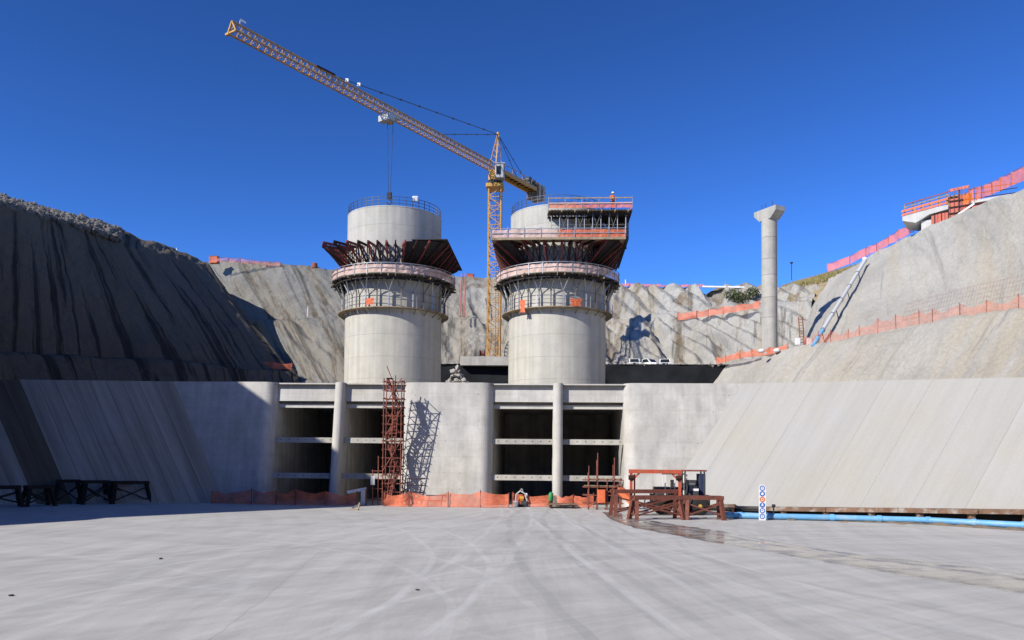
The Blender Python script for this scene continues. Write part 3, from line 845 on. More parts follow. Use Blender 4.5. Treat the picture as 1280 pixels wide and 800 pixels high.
def tower(tx, label, right):
    t = thing('intake_tower', label, 'tower', (tx, TY, 0))
    # shaft in lifts
    z = B0; k = 0
    edges = [B0, 11.2] + [11.2 + 2.15 * i for i in range(1, 40)]
    edges = [e for e in edges if e < T_TOP - .6] + [T_TOP]
    for z0, z1 in zip(edges[:-1], edges[1:]):
        r = TR if z0 < Z_R1 else TR - .12
        local(MB().ring(0, 0, r - .8, r, z0 + .012, z1, 72), 'shaft_lift', 'concrete_tower', t)
    local(MB().ring(0, 0, TR - .7, TR - .16, B0, T_TOP - .05, 48), 'shaft_core', 'concrete_tower', t)
    local(MB().ring(0, 0, TR - .8, TR - .1, T_TOP, T_TOP + .09, 72), 'rim', 'concrete_trim', t)
    # hand rail around the top
    for i in range(44):
        a = 2 * math.pi * i / 44
        inst('post', rpost_me, t, ((TR - .2) * math.cos(a), (TR - .2) * math.sin(a), T_TOP), a)
    for zz in (.35, .68, 1.0):
        local(MB().ring(0, 0, TR - .225, TR - .185, T_TOP + zz - .02, T_TOP + zz + .02, 64), 'rail', 'rail_blue', t)
    # ring gallery with netting
    R1 = 6.25
    n = 28
    for i in range(n):
        a0, a1 = 2 * math.pi * i / n, 2 * math.pi * (i + .97) / n
        local(MB().ring(0, 0, TR + .02, R1, Z_R1 - .1, Z_R1, 3, a0, a1), 'deck_board', 'ply_dark', t)
        local(arc_panel(R1 - .03, a0, a1, Z_R1 + .04, Z_R1 + .84, wob=.06), 'net_panel', 'net_faded', t)
        inst('post', post_me, t, (R1 * math.cos(a0), R1 * math.sin(a0), Z_R1 - .15), a0)
        c, s = math.cos(a0 + .11), math.sin(a0 + .11)
        # joist and the forked prop below it
        b = MB(); b.bar(((TR - .05) * c, (TR - .05) * s, Z_R1 - .2), ((R1 + random.uniform(0, .25)) * c, (R1 + .1) * s, Z_R1 - .2), .09, .16)
        local(b, 'joist', 'formwork_dark' if i % 3 else 'plank_wood', t)
        rp = TR + .32; zt = Z_R1 - .28
        zf = Z_R2 + .1; zk = zf + (zt - zf) * .52
        b = MB(); b.bar((rp * c, rp * s, zf), (rp * c, rp * s, zk), .13)
        c1, s1 = math.cos(a0 + .11 + .085), math.sin(a0 + .11 + .085); c2, s2 = math.cos(a0 + .11 - .085), math.sin(a0 + .11 - .085)
        b.bar((rp * c, rp * s, zk), ((R1 - .35) * c1, (R1 - .35) * s1, zt), .085); b.bar((rp * c, rp * s, zk), ((R1 - .55) * c2, (R1 - .55) * s2, zt), .085)
        local(b, 'prop', 'galvanised' if i % 2 else 'prop_steel', t)
    for rr in (5.3, 5.9): local(MB().ring(0, 0, rr - .06, rr + .06, Z_R1 - .42, Z_R1 - .28, 56), 'waler', 'formwork_dark', t)  # ring beams added to widen the shade under the deck
    for zz in (.5, .95):
        local(MB().ring(0, 0, R1, R1 + .05, Z_R1 + zz - .025, Z_R1 + zz + .025, 64), 'rail', 'galvanised', t)
    for zz in (Z_R2 + .75, Z_R2 + 1.5):
        local(MB().ring(0, 0, TR + .36, TR + .40, zz - .02, zz + .02, 56), 'rail', 'prop_steel', t)
    # lower ring
    for i in range(26):
        if random.random() < .06: continue
        a0, a1 = 2 * math.pi * i / 26, 2 * math.pi * (i + .95) / 26
        local(MB().ring(0, 0, TR + .03, 5.62, Z_R2 - .07, Z_R2, 3, a0, a1), 'deck_board', 'plank_wood', t)
        local(MB().bar(((TR - .02) * math.cos(a0), (TR - .02) * math.sin(a0), Z_R2 - .55), (5.5 * math.cos(a0), 5.5 * math.sin(a0), Z_R2 - .1), .06), 'bracket_strut', 'prop_steel', t)
        if i % 2 == 0: inst('post', post_me, t, (5.6 * math.cos(a0), 5.6 * math.sin(a0), Z_R2), a0)
    # flared brackets
    def tip(a):
        m = 6.2 / max(abs(math.cos(a)), abs(math.sin(a))); return min(m, 8.2)
    nb = 44
    br = []
    for i in range(nb):
        a = 2 * math.pi * (i + .5) / nb; c, s = math.cos(a), math.sin(a); tp = tip(a)
        p0 = Vector(((TR - .1) * c, (TR - .1) * s, Z_SQ - .16)); p1 = Vector((tp * c, tp * s, Z_SQ - .16)); p2 = Vector(((TR + .05) * c, (TR + .05) * s, Z_FB - .1))
        br.append((a, p1, p2))
        b = MB(); b.bar(p0, p1, .13, .22); b.bar(p1 - Vector((0, 0, .05)), p2, .12, .18); b.bar(p0 - Vector((c, s, 0)) * -.15, p2, .1)
        q = p1.lerp(p2, .5); b.bar(p0.lerp(p1, .25), q, .06); b.bar(q, p0.lerp(p1, .8), .06)
        local(b, 'bracket', 'formwork_red' if i % 2 else 'rust_dark', t)
        # splayed lacing to the neighbour
        if i: 
            b = MB(); b.bar(br[-2][1] - Vector((0, 0, .1)), p2, .06); b.bar(p1 - Vector((0, 0, .1)), br[-2][2], .06)
            local(b, 'lacing', 'formwork_dark', t)
    for (a0, p1, p2), (a1, q1, q2) in zip(br, br[1:] + br[:1]):
        d = math.degrees((a0 + math.pi / nb + math.pi / 2 + math.pi) % (2 * math.pi) - math.pi)   # 0 = towards the camera, + right
        fill = (d > 18 or d < -150) if not right else (abs(d) > 36)
        if fill:
            ins = Vector((math.cos(a0), math.sin(a0), 0)) * -.12
            MBp = MB(); up = Vector((0, 0, .1))
            P = [p2 + up, q2 + up, q1, p1]
            MBp.add([v + ins for v in P] + [v + ins * 1.4 for v in P], [(0, 1, 2, 3), (7, 6, 5, 4), (0, 4, 5, 1), (1, 5, 6, 2), (2, 6, 7, 3), (3, 7, 4, 0)])
            local(MBp, 'shutter_panel', 'formwork_dark', t)
    # deck of the square platform
    def deck(x0, x1, y0, y1, zt, th=.08, st=.42, r=TR + .03):
        y = y0
        while y < y1 - .05:
            ya, yb = y, min(y + st - .02, y1); ym = min(abs(ya), abs(yb)) if ya * yb > 0 else 0
            hx = math.sqrt(max(r * r - ym * ym, 0)) if ym < r else 0
            segs = [(x0, x1)] if hx == 0 else [(x0, min(-hx, x1)), (max(hx, x0), x1)]
            for a, b in segs:
                if b - a > .1: local(MB().box(a, b, ya, yb, zt - th, zt), 'deck_board', 'formwork_dark' if not right else 'plank_wood', t)
            y += st
    if not right:
        deck(2.9, 6.3, -6.2, 6.2, Z_SQ)
        deck(-6.2, 2.8, 4.95, 6.2, Z_SQ)
    else:
        deck(-6.25, 6.3, -6.3, 6.3, Z_SQ)
        local(MB().box(-6.3, 6.35, -6.42, -6.3, Z_SQ - .18, Z_SQ + .04), 'fascia', 'plank_wood', t)
        local(MB().box(6.35, 6.45, -6.3, 6.3, Z_SQ - .18, Z_SQ + .04), 'fascia', 'formwork_dark', t)
        xs_ = np.linspace(-6.3, 6.3, 9)
        for i, x in enumerate(xs_):
            inst('post', post_me, t, (x, -6.33, Z_SQ))
            if i < 8: local(flat_panel((x, -6.3, 0), (xs_[i + 1], -6.3, 0), Z_SQ + .05, Z_SQ + .86), 'net_panel', 'net_faded' if i < 4 else 'net_orange', t)
        for zz in (.45, .9): local(MB().bar((-6.3, -6.34, Z_SQ + zz), (6.3, -6.34, Z_SQ + zz), .06), 'rail', 'galvanised', t)
        for zz in (.45, .9): local(MB().bar((6.4, -6.34, Z_SQ + zz), (6.4, 6.3, Z_SQ + zz), .06), 'rail', 'galvanised', t)
        # upper platform on falsework
        ZU = zpx(735, 262.5, TY - 6.0)
        xs_ = np.linspace(-.6, 6.4, 10)
        deck(-.9, 6.9, -6.1, 6.2, ZU)
        for j, y in enumerate((-5.9, -4.9, -3.6, -2.2, 0, 2.2)):
            for i, x in enumerate(xs_):
                if x * x + y * y < (TR + .3) ** 2: continue
                o = MB(); o.tube((x, y, Z_SQ), (x, y, ZU - .2), .045, 6); o.box(x - .1, x + .1, y - .1, y + .1, Z_SQ, Z_SQ + .03)
                local(o, 'falsework_post', 'prop_steel' if j else 'galvanised', t)
                if i < 9 and j < 3:
                    zz0, zz1 = Z_SQ + .25, ZU - .3; x2 = xs_[i + 1]
                    o = MB()
                    if i % 2: o.tube((x, y - .06, zz0), (x2, y - .06, zz1), .022, 5); o.tube((x, y - .06, zz1), (x2, y - .06, zz0), .022, 5)
                    o.tube((x, y, (zz0 + zz1) / 2), (x2, y, (zz0 + zz1) / 2), .025, 5)
                    local(o, 'brace', 'prop_steel', t)
        for i in range(26):
            x = -.9 + 7.8 * i / 25
            local(MB().box(x - .05, x + .05, -6.5, -2.6, ZU - .28, ZU - .09), 'joist', 'plank_wood' if i % 4 == 0 else 'formwork_dark', t)
        for y in (-5.9, -4.9, -3.6): local(MB().box(-1.0, 6.9, y - .06, y + .06, ZU - .48, ZU - .29), 'bearer', 'formwork_dark', t)
        # near-black panels put in for the shade behind the falsework
        local(MB().box(-.2, 6.8, -2.3, -2.15, Z_SQ, ZU - .5), 'shutter_panel', 'formwork_dark', t)
        local(MB().box(6.55, 6.7, -5.6, 5.8, Z_SQ + .02, ZU - .5), 'shutter_panel', 'formwork_dark', t)
        xs_ = np.linspace(-.9, 6.95, 6)
        for i, x in enumerate(xs_):
            inst('post', post_me, t, (x, -6.5, ZU))
            if i < 5: local(flat_panel((x, -6.47, 0), (xs_[i + 1], -6.47, 0), ZU + .03, ZU + .62), 'net_panel', 'net_orange', t)
            if i < 5: local(flat_panel((6.95, -6.4 + 2.4 * i, 0), (6.95, -6.4 + 2.4 * (i + 1), 0), ZU + .03, ZU + .6), 'net_panel', 'net_orange', t)
        for zz in (.5, .98): local(MB().bar((-.9, -6.52, ZU + zz), (6.95, -6.52, ZU + zz), .07, .1), 'guard_board', 'net_faded' if zz < .6 else 'plank_wood', t)
        t['deck_z'] = ZU
        del t['deck_z']
        return t, ZU
    return t, None
TXL, TXR = xpx(491.5, 440, TY), xpx(696.0, 440, TY)
towL, _ = tower(TXL, 'left round concrete tower with open dark red brackets below its plain top drum', False)
towR, ZU = tower(TXR, 'right round concrete tower carrying a square decked platform and a second one above it', True)
# draped nets on the lower rings
def drape(px, py, w, h, label, tx, r=5.66):
    p = at_y(px, py, TY - r + .4); mb = MB(); nx_, nz_ = 7, 6; P = []
    for j in range(nz_):
        for i in range(nx_):
            s, q = i / (nx_ - 1) - .5, j / (nz_ - 1)
            x = p.x + s * w * (1 - .45 * q * abs(math.sin(3 * q))); a = max(r * r - (x - tx) ** 2, .1)
            P.append((x, TY - math.sqrt(a) - .06 - .05 * random.random(), p.z - q * h + random.uniform(-.08, .08)))
    mb.add(P, [(j * nx_ + i, j * nx_ + i + 1, (j + 1) * nx_ + i + 1, (j + 1) * nx_ + i) for j in range(nz_ - 1) for i in range(nx_ - 1)])
    tag(mb.build('draped_net', 'paint_orange'), label, 'net')
drape(463, 374, .95, .6, 'orange netting bundled on the lower ring of the left tower', TXL)
drape(653, 373, .55, 1.2, 'orange netting hanging below the lower ring of the right tower, nearest the crane mast', TXR)
drape(720, 374, 1.2, .65, 'orange netting heaped on the lower ring of the right tower, right of centre', TXR)
for i, (px, py, lb) in enumerate(((545, 297, 'left white sack on the decked corner of the left tower'), (551.5, 295.5, 'right white sack on the decked corner of the left tower'))):
    p = at_y(px, py, TY - 3.2); p.z = Z_SQ
    mb = MB().lathe([(.12, 0), (.33, .06), (.38, .25), (.33, .45), (.2, .56), (.08, .62)], p, 12)
    tag(mb.build('sack', 'paint_white'), lb, 'sack', 'white sacks on the left tower')
# floodlight on the rim of the left tower
p = Vector((TXL + 2.75, TY - 3.7, T_TOP + .09))
fl = thing('floodlight', 'small pale floodlight on a stand at the rim of the left tower', 'floodlight', p)
MB().bar(p, p + Vector((0, 0, .9)), .06).build('stand', 'galvanised', fl)
MB().cbox(p.x - .28, p.x + .28, p.y - .12, p.y + .12, p.z + .75, p.z + 1.2, .05).build('lamp_head', 'paint_white', fl)
MB().box(p.x - .22, p.x + .22, p.y - .135, p.y - .121, p.z + .8, p.z + 1.12).build('lens', 'pvc_grey', fl)

# ================================================================== TOWER CRANE
MP = at_d(617, 455, 114.0); MX, MY = MP.x, MP.y
ZM0 = ZB + .9
ZJ = zpx(620, 214, MY)                    # underside of the jib at the mast
crane = thing('tower_crane', 'yellow lattice tower crane with a long jib rising behind the two towers', 'crane', (MX, MY, ZM0))
def lattice4(b, base, axis, ux, uy, w, h, L, bay, cw, bw):
    """square lattice: corners at +-w/2 ux, +-h/2 uy"""
    cs = [base + ux * (i * w / 2) + uy * (j * h / 2) for i, j in ((-1, -1), (1, -1), (1, 1), (-1, 1))]
    for c in cs: b.bar(c, c + axis * L, cw)
    n = max(1, round(L / bay)); s = L / n
    for k in range(n):
        for i in range(4):
            p, q = cs[i] + axis * (k * s), cs[(i + 1) % 4] + axis * (k * s)
            b.bar(p, q, bw)
            if k % 2: b.bar(p, q + axis * s, bw)
            else: b.bar(q, p + axis * s, bw)
    return b
X, Yv, Zv = Vector((1, 0, 0)), Vector((0, 1, 0)), Vector((0, 0, 1))
ZT = ZJ - 2.6
nsec = 9; sl = (ZT - ZM0) / nsec
for i in range(nsec):
    b = MB(); lattice4(b, Vector((MX, MY, ZM0 + i * sl)), Zv, X, Yv, 1.75, 1.75, sl - .04, 1.25, .2, .085)
    b.build('mast_section', 'crane_yellow', crane)
b = MB()
for k in range(int((ZT - ZM0) / .3)): b.bar((MX + .2, MY + .3, ZM0 + .3 * k), (MX + .6, MY + .3, ZM0 + .3 * k), .03)
b.bar((MX + .2, MY + .3, ZM0), (MX + .2, MY + .3, ZT), .05); b.bar((MX + .6, MY + .3, ZM0), (MX + .6, MY + .3, ZT), .05)
b.build('ladder', 'rust_steel', crane)
MB().cbox(MX - 1.25, MX + 1.25, MY - 1.25, MY + 1.25, ZT, ZT + .5, .15).build('slew_base', 'crane_yellow', crane)
MB().lathe([(1.0, 0), (1.15, .1), (1.15, .45), (.95, .55)], (MX, MY, ZT + .5), 24).build('slew_ring', 'dark_steel', crane)
MB().cbox(MX - .95, MX + .95, MY - .95, MY + .95, ZT + 1.05, ZJ, .2).build('turntable', 'crane_yellow', crane)
tip = at_d(290, 33, 77.5)
jd = Vector((tip.x - MX, tip.y - MY, 0)); JL = jd.length; jd.normalize(); jr = Vector((-jd.y, jd.x, 0))
jz = ZJ
rise = (zpx(290, 40, tip.y) - ZJ) / JL
ja = (jd + Vector((0, 0, rise))).normalized()
org = Vector((MX, MY, ZJ))
def jp(s, side, up): return org + ja * s + jr * (side * .62) + Zv * (up * 1.1)
ns = 13; s0 = .9; sl = (JL - s0) / ns
for i in range(ns):
    a, e = s0 + i * sl, s0 + (i + 1) * sl - .04
    b = MB(); b.bar(jp(a, -1, 0), jp(e, -1, 0), .14); b.bar(jp(a, 1, 0), jp(e, 1, 0), .14); b.bar(jp(a, 0, 1), jp(e, 0, 1), .15)
    m = 4; st = (e - a) / m
    for k in range(m):
        u, v, w = a + k * st, a + (k + .5) * st, a + (k + 1) * st
        for sd_ in (-1, 1):
            b.bar(jp(u, sd_, 0), jp(v, 0, 1), .065); b.bar(jp(v, 0, 1), jp(w, sd_, 0), .065)
        b.bar(jp(u, -1, 0), jp(u, 1, 0), .06)
        b.bar(jp(u, -1, 0), jp(w, 1, 0), .055)
    b.build('jib_section', 'crane_jib', crane)
b = MB(); b.bar(jp(JL, -1, 0), jp(JL, 1, 0), .16); b.bar(jp(JL, -1, 0), jp(JL, 0, 1), .14); b.bar(jp(JL, 1, 0), jp(JL, 0, 1), .14); b.bar(jp(JL, -1.35, -.05), jp(JL, -.6, -.05), .3, .2)
b.build('jib_end_frame', 'crane_yellow', crane)
b = MB(); p = jp(JL - .9, 0, 1.0); b.bar(p, p + Zv * .45, .04); b.add([p + Zv * .45, p + Zv * .45 - jd * .7, p + Zv * .68 - jd * .72, p + Zv * .68], [(0, 1, 2, 3), (3, 2, 1, 0)]); b.build('wind_flag', 'paint_white', crane)
# apex frame
ap = at_d(624.5, 163, 114.2)
apx = Vector((MX, MY, ap.z)) - jd * .6
b = MB()
for sd_ in (-1, 1):
    for fr in (.85, -.85):
        b.bar(org + jd * fr + jr * (sd_ * .6) + Zv * .1, apx + jr * (sd_ * .12), .12)
    for k in range(6):
        p0 = (org + jd * .85 + jr * sd_ * .6).lerp(apx, k / 6.5); p1 = (org - jd * .85 + jr * sd_ * .6).lerp(apx, (k + .8) / 6.5)
        b.bar(p0, p1, .055)
for k in range(6):
    p0 = (org + jd * .85 + jr * .6).lerp(apx, k / 6.5); p1 = (org + jd * .85 - jr * .6).lerp(apx, (k + .8) / 6.5); b.bar(p0, p1, .055)
b.build('apex_frame', 'crane_jib', crane)
MB().lathe([(.2, -.1), (.28, .1), (.2, .3)], apx, 10).build('apex_sheave', 'crane_yellow', crane)
# pendants
def pend(a, bq, nm='pendant', joints=7, r=.045):
    b = MB(); b.tube(a, bq, r, 6)
    for i in range(1, joints):
        p = a.lerp(bq, i / joints); q = a.lerp(bq, i / joints + .012); b.tube(p, q, r * 2.4, 6)
    b.build(nm, 'cable', crane)
pend(apx, jp(JL * .685, 0, 1.12), joints=9); pend(apx, jp(JL * .27, 0, 1.1), joints=5)
b = MB(); b.bar(jp(JL * .70, 0, 1.12), jp(JL * .76, 0, 1.05), .28, .2); b.build('pendant_anchor', 'rust_dark', crane)
for s in (.66, .60):
    p = apx.lerp(jp(JL * .685, 0, 1.12), s + .30); MB().cbox(p.x - .2, p.x + .2, p.y - .1, p.y + .1, p.z - .15, p.z + .2, .04).build('marker_plate', 'paint_white', crane)
# counter jib
CL = 12.5
def cp(s, side, up): return org - jd * s + jr * (side * .8) + Zv * up
b = MB()
for sd_ in (-1, 1):
    b.bar(cp(.6, sd_, .1), cp(CL, sd_, .1), .3, .5)
    for k in range(9): b.bar(cp(.6 + k * 1.32, sd_, .35), cp(.6 + k * 1.32, sd_, 1.2), .05)
    b.bar(cp(.6, sd_, 1.2), cp(CL, sd_, 1.2), .06)
for k in range(12): b.bar(cp(.8 + k, -1, .1), cp(.8 + k, 1, .1), .12)
for k in range(6): b.bar(cp(.8 + 2 * k, -1, .1), cp(2.8 + 2 * k, 1, .1), .08)
b.build('counter_jib', 'crane_yellow', crane)
b = MB(); b.add([cp(.8, -1, .37), cp(CL, -1, .37), cp(CL, 1, .37), cp(.8, 1, .37)], [(0, 1, 2, 3), (3, 2, 1, 0)]); b.build('walkway', 'rust_steel', crane)
for k in range(4):
    c = cp(CL - .5 - k * .62, 0, 0); b = MB(); b.bar(c + Zv * -1.1, c + Zv * 1.1, 1.9, .5, up=tuple(jd)); b.build('ballast_block', 'rusty_edge' if k % 2 else 'concrete_column', crane)
b = MB(); b.tube(cp(8.6, -.7, 1.25), cp(8.6, .7, 1.25), .48, 14); b.bar(cp(8.0, 0, .6), cp(9.6, 0, .6), 1.5, .3); b.bar(cp(9.4, .3, 1.2), cp(10.2, .3, 1.2), .6, .7); b.build('winch', 'machine_grey', crane)
pend(apx, cp(7.5, -.8, .4), joints=4); pend(apx, cp(7.5, .8, .4), joints=4)
# cab hanging beside the jib foot
cc = org + jr * 1.35 + jd * .5 + Zv * -.5
cc = org + Vector((.75, -1.5, -.75))
cabo = MB().cbox(cc.x - .65, cc.x + .65, cc.y - .8, cc.y + .8, cc.z - .95, cc.z + 1.0, .12).build('cab', 'crane_grey', crane)
MB().box(cc.x - .45, cc.x + .2, cc.y - .83, cc.y - .803, cc.z - .55, cc.z + .65).build('window', 'glass_dark', cabo)
MB().box(cc.x + .653, cc.x + .68, cc.y - .6, cc.y + .5, cc.z - .3, cc.z + .65).build('window', 'glass_dark', cabo)
MB().box(cc.x - .75, cc.x + .75, cc.y - .9, cc.y + .9, cc.z + 1.003, cc.z + 1.1).build('roof', 'crane_grey', cabo)
# trolley, ropes, hook
tr = at_d(480, 141, 97.0); st_ = (Vector((tr.x, tr.y, 0)) - Vector((MX, MY, 0))).dot(jd)
tc = org + ja * st_
b = MB(); b.bar(tc - jd * .9 + Zv * -.2, tc + jd * .9 + Zv * -.2, 1.5, .3); b.bar(tc + jd * .7 + jr * .9 - Zv * .6, tc + jd * .7 - jr * .9 - Zv * .6, .9, .7)
b.build('trolley', 'crane_grey', crane)
b = MB(); b.tube(tc + Zv * -.75 - jr * .2, tc + Zv * -.75 + jr * .2, .35, 12); b.build('sheave', 'crane_yellow', crane)
hz = zpx(481, 246, tc.y)
b = MB(); b.tube(tc + X * -.35 - Zv * .5, Vector((tc.x - .12, tc.y, hz + .5)), .03, 5); b.tube(tc + X * .35 - Zv * .5, Vector((tc.x + .12, tc.y, hz + .5)), .03, 5); b.build('hoist_rope', 'cable', crane)
hb = MB(); hb.cbox(tc.x - .3, tc.x + .3, tc.y - .15, tc.y + .15, hz - .3, hz + .5, .08)
hook = hb.build('hook_block', 'dark_steel', crane)
hk = [Vector((tc.x + .28 * math.sin(t), tc.y, hz - .65 + .28 * math.cos(t))) for t in [math.pi * (i / 8) * 1.5 for i in range(9)]]
MB().pipe(hk, .06, 6).build('hook', 'dark_steel', hook)
# concrete pad the crane stands on
pa, pb_ = xpx(577, 456, MY), xpx(640, 456, MY)
MB_ = MB().cbox(pa, pb_, YB - .3, MY + 3, ZB - .35, ZM0, .05)
tag(MB_.build('crane_pad', 'concrete_column'), 'concrete slab under the foot of the tower crane mast', 'slab')
# cable drum left of the mast, lattice boom piece right of it
p = at_y(603, 449, MY - .6); dr = thing('cable_drum', 'brown cable drum on the slab beside the crane mast', 'drum', (p.x, p.y, ZM0))
MB().tube((p.x - .3, p.y, ZM0 + .55), (p.x + .3, p.y, ZM0 + .55), .35, 14).build('core', 'rust_steel', dr)
for e in (-1, 1): MB().tube((p.x + e * .3, p.y, ZM0 + .55), (p.x + e * .38, p.y, ZM0 + .55), .55, 18).build('flange', 'rust_dark', dr)
p = at_y(632, 449, MY - 1.5)
b = MB()
pl = [Vector((p.x + 1.4 * math.cos(t) + 1.2, p.y, ZM0 + 2.6 * math.sin(t) + .05)) for t in [math.pi - math.pi / 2 * i / 7 for i in range(8)]]
pl2 = [Vector((p.x + .7 * math.cos(t) + 1.2, p.y, ZM0 + 1.9 * math.sin(t) + .05)) for t in [math.pi - math.pi / 2 * i / 7 for i in range(8)]]
b.pipe(pl, .06, 6); b.pipe(pl2, .05, 6)
for i in range(7): b.tube(pl[i], pl2[i + 1], .04, 5); b.tube(pl[i], pl2[i], .04, 5)
tag(b.build('lattice_arch', 'dark_steel'), 'dark curved lattice frame standing between the mast and the right tower', 'frame')

# ================================================================== BRIDGE COLUMN AND ABUTMENT
CB = at_d(962, 441, 103); CX, CY = CB.x, CB.y
CR = 19.5 * .5 * .1005
ZC = zpx(962, 275, CY)
co = thing('bridge_column', 'tall round concrete column with a hammerhead cap on the right bench', 'column', (CX, CY, ZB - 1))
ed = [ZB - 1.2] + [zpx(962, y, CY) for y in (398, 373, 345, 325, 298)] + [ZC]
for a, b in zip(ed[:-1], ed[1:]): MB().tube((CX, CY, a + .04), (CX, CY, b), CR, 32).build('column_segment', 'concrete_column', co)
MB().tube((CX, CY, ed[0]), (CX, CY, ZC - .1), CR - .05, 24).build('core', 'concrete_column', co)
# hammerhead runs towards the camera's left front and right back: a tapered block
zt = zpx(962, 262, CY)
hd = Vector((.50, -.866, 0)); hn = Vector((.866, .50, 0))
def hp(s, w, z): q = Vector((CX, CY, 0)) + hd * s + hn * w; return (q.x, q.y, z)
b = MB()
prof = [(-1.9, zt - .6), (-.95, ZC - .1), (.95, ZC - .1), (1.9, zt - .6), (1.9, zt), (-1.9, zt)]
P = [hp(s, -.8, z) for s, z in prof] + [hp(s, .8, z) for s, z in prof]
b.add(P, [(0, 1, 2, 3, 4, 5), (11, 10, 9, 8, 7, 6)] + [(i, 6 + i, 6 + (i + 1) % 6, (i + 1) % 6) for i in range(6)])
b.build('cap', 'concrete_column', co)
for s in (-1.6, -.9, .3): 
    q = hp(s, .3, zt); MB().tube(q, (q[0], q[1], zt + 1.1), .03, 5).build('starter_bar', 'rust_dark', co)

# abutment with formwork on the right slope
AB = at_d(1163, 283, 106)
ab = thing('bridge_abutment', 'unfinished concrete abutment with red formwork and guard rails high on the right slope', 'abutment', AB)
ud = Vector((.86, -.51, 0)).normalized(); vd = Vector((.51, .86, 0))       # ud to the right front, vd away
def abp(u, v, w): return AB + ud * u + vd * v + Zv * w
def abox(u0, u1, v0, v1, w0, w1, nm, mat, par=None):
    P = [abp(u0, v0, w0), abp(u1, v0, w0), abp(u1, v1, w0), abp(u0, v1, w0), abp(u0, v0, w1), abp(u1, v0, w1), abp(u1, v1, w1), abp(u0, v1, w1)]
    return MB().hexa(P).build(nm, mat, par or ab)
b = MB()
prof = [(-3.1, .2), (-.6, .2), (2.6, 1.3), (2.6, 2.2), (.2, 2.2), (-3.1, 1.3)]
prof = [(-3.2, .95), (-1.6, .45), (.0, 1.3), (2.2, 1.65), (2.2, 2.2), (-.3, 2.05), (-3.2, 1.55)]
n_ = len(prof); P = [abp(u, -1.2, w) for u, w in prof] + [abp(u, 3.5, w) for u, w in prof]
b.add(P, [tuple(range(n_)), tuple(range(2 * n_ - 1, n_ - 1, -1))] + [(i, n_ + i, n_ + (i + 1) % n_, (i + 1) % n_) for i in range(n_)]); b.build('beam_seat', 'concrete_trim', ab)
abox(-1.0, .6, -.7, 3.2, -2.2, .7, 'pad', 'concrete_trim')
for i in range(4): abox(.2 + .8 * i, .95 + .8 * i, -.9, -.75, -.6 + .2 * i, 1.3, 'shutter_panel', 'paint_red')
for u in (.55, 1.35, 2.15): abox(u, u + .1, -1.0, -.9, -.5, 1.4, 'soldier', 'rust_dark')
abox(2.3, 3.4, -1.2, -1.05, 0, 2.9, 'shutter_panel', 'paint_red'); abox(3.6, 4.6, -1.2, -1.05, .3, 3.2, 'shutter_panel', 'paint_red')
for u in (2.35, 2.85, 3.3, 3.7, 4.1, 4.5): abox(u, u + .09, -1.3, -1.2, .1, 4.2, 'soldier', 'rust_steel')
for w in (.9, 1.7, 2.5): abox(2.25, 4.65, -1.38, -1.3, w, w + .12, 'waler', 'rust_dark')
MB().bar(abp(2.3, -1.25, 4.0), abp(4.6, -1.25, 4.15), .08, .35).build('guard_board', 'net_orange', ab)
for i in range(5): abox(-2.4 + i, -2.0 + i, 2.4, 2.6, 2.0, 3.6 + .1 * i, 'guard_post', 'plank_wood')
abox(3.41, 3.59, -1.15, -1.1, .1, 4.3, 'gap_board', 'dark_steel')
abox(2.0, 4.8, -1.1, 2.5, 3.2, 3.35, 'deck_board', 'plank_wood')
for i in range(6):
    u = -3.0 + i * 1.0; abox(u, u + .13, -1.1, -.97, 1.6 + .12 * max(i - 2, 0), 3.1 + .12 * i, 'guard_post', 'plank_wood')
for w in (1.75, 2.25): 
    MB().bar(abp(-3.3, -1.25, w - .05), abp(2.2, -1.25, w + .75), .05, .28).build('guard_board', 'net_orange' if w < 2 else 'paint_orange', ab)
for w in (2.75, 3.15): MB().bar(abp(-2.9, -1.2, w - .05), abp(2.3, -1.2, w + .75), .06, .14).build('guard_board', 'plank_wood' if w < 3 else 'rust_steel', ab)
for w in (2.7, 3.3, 3.9): MB().bar(abp(4.6, -.6, w), abp(9.8, -.6, w - .1), .07, .1).build('guard_rail', 'rust_dark', ab)
MB().bar(abp(4.6, -.4, 2.2), abp(9.0, -.4, 2.3), .9, .35).build('walkway_beam', 'concrete_trim', ab)
MB().bar(abp(4.6, -.3, 1.4), abp(8.0, -.3, 1.7), .3, .9).build('shutter_panel', 'paint_red', ab)
MB().bar(abp(.6, -1.5, -1.0), abp(5.2, -2.0, 1.6), .14, .2).build('waler', 'galvanised', ab)
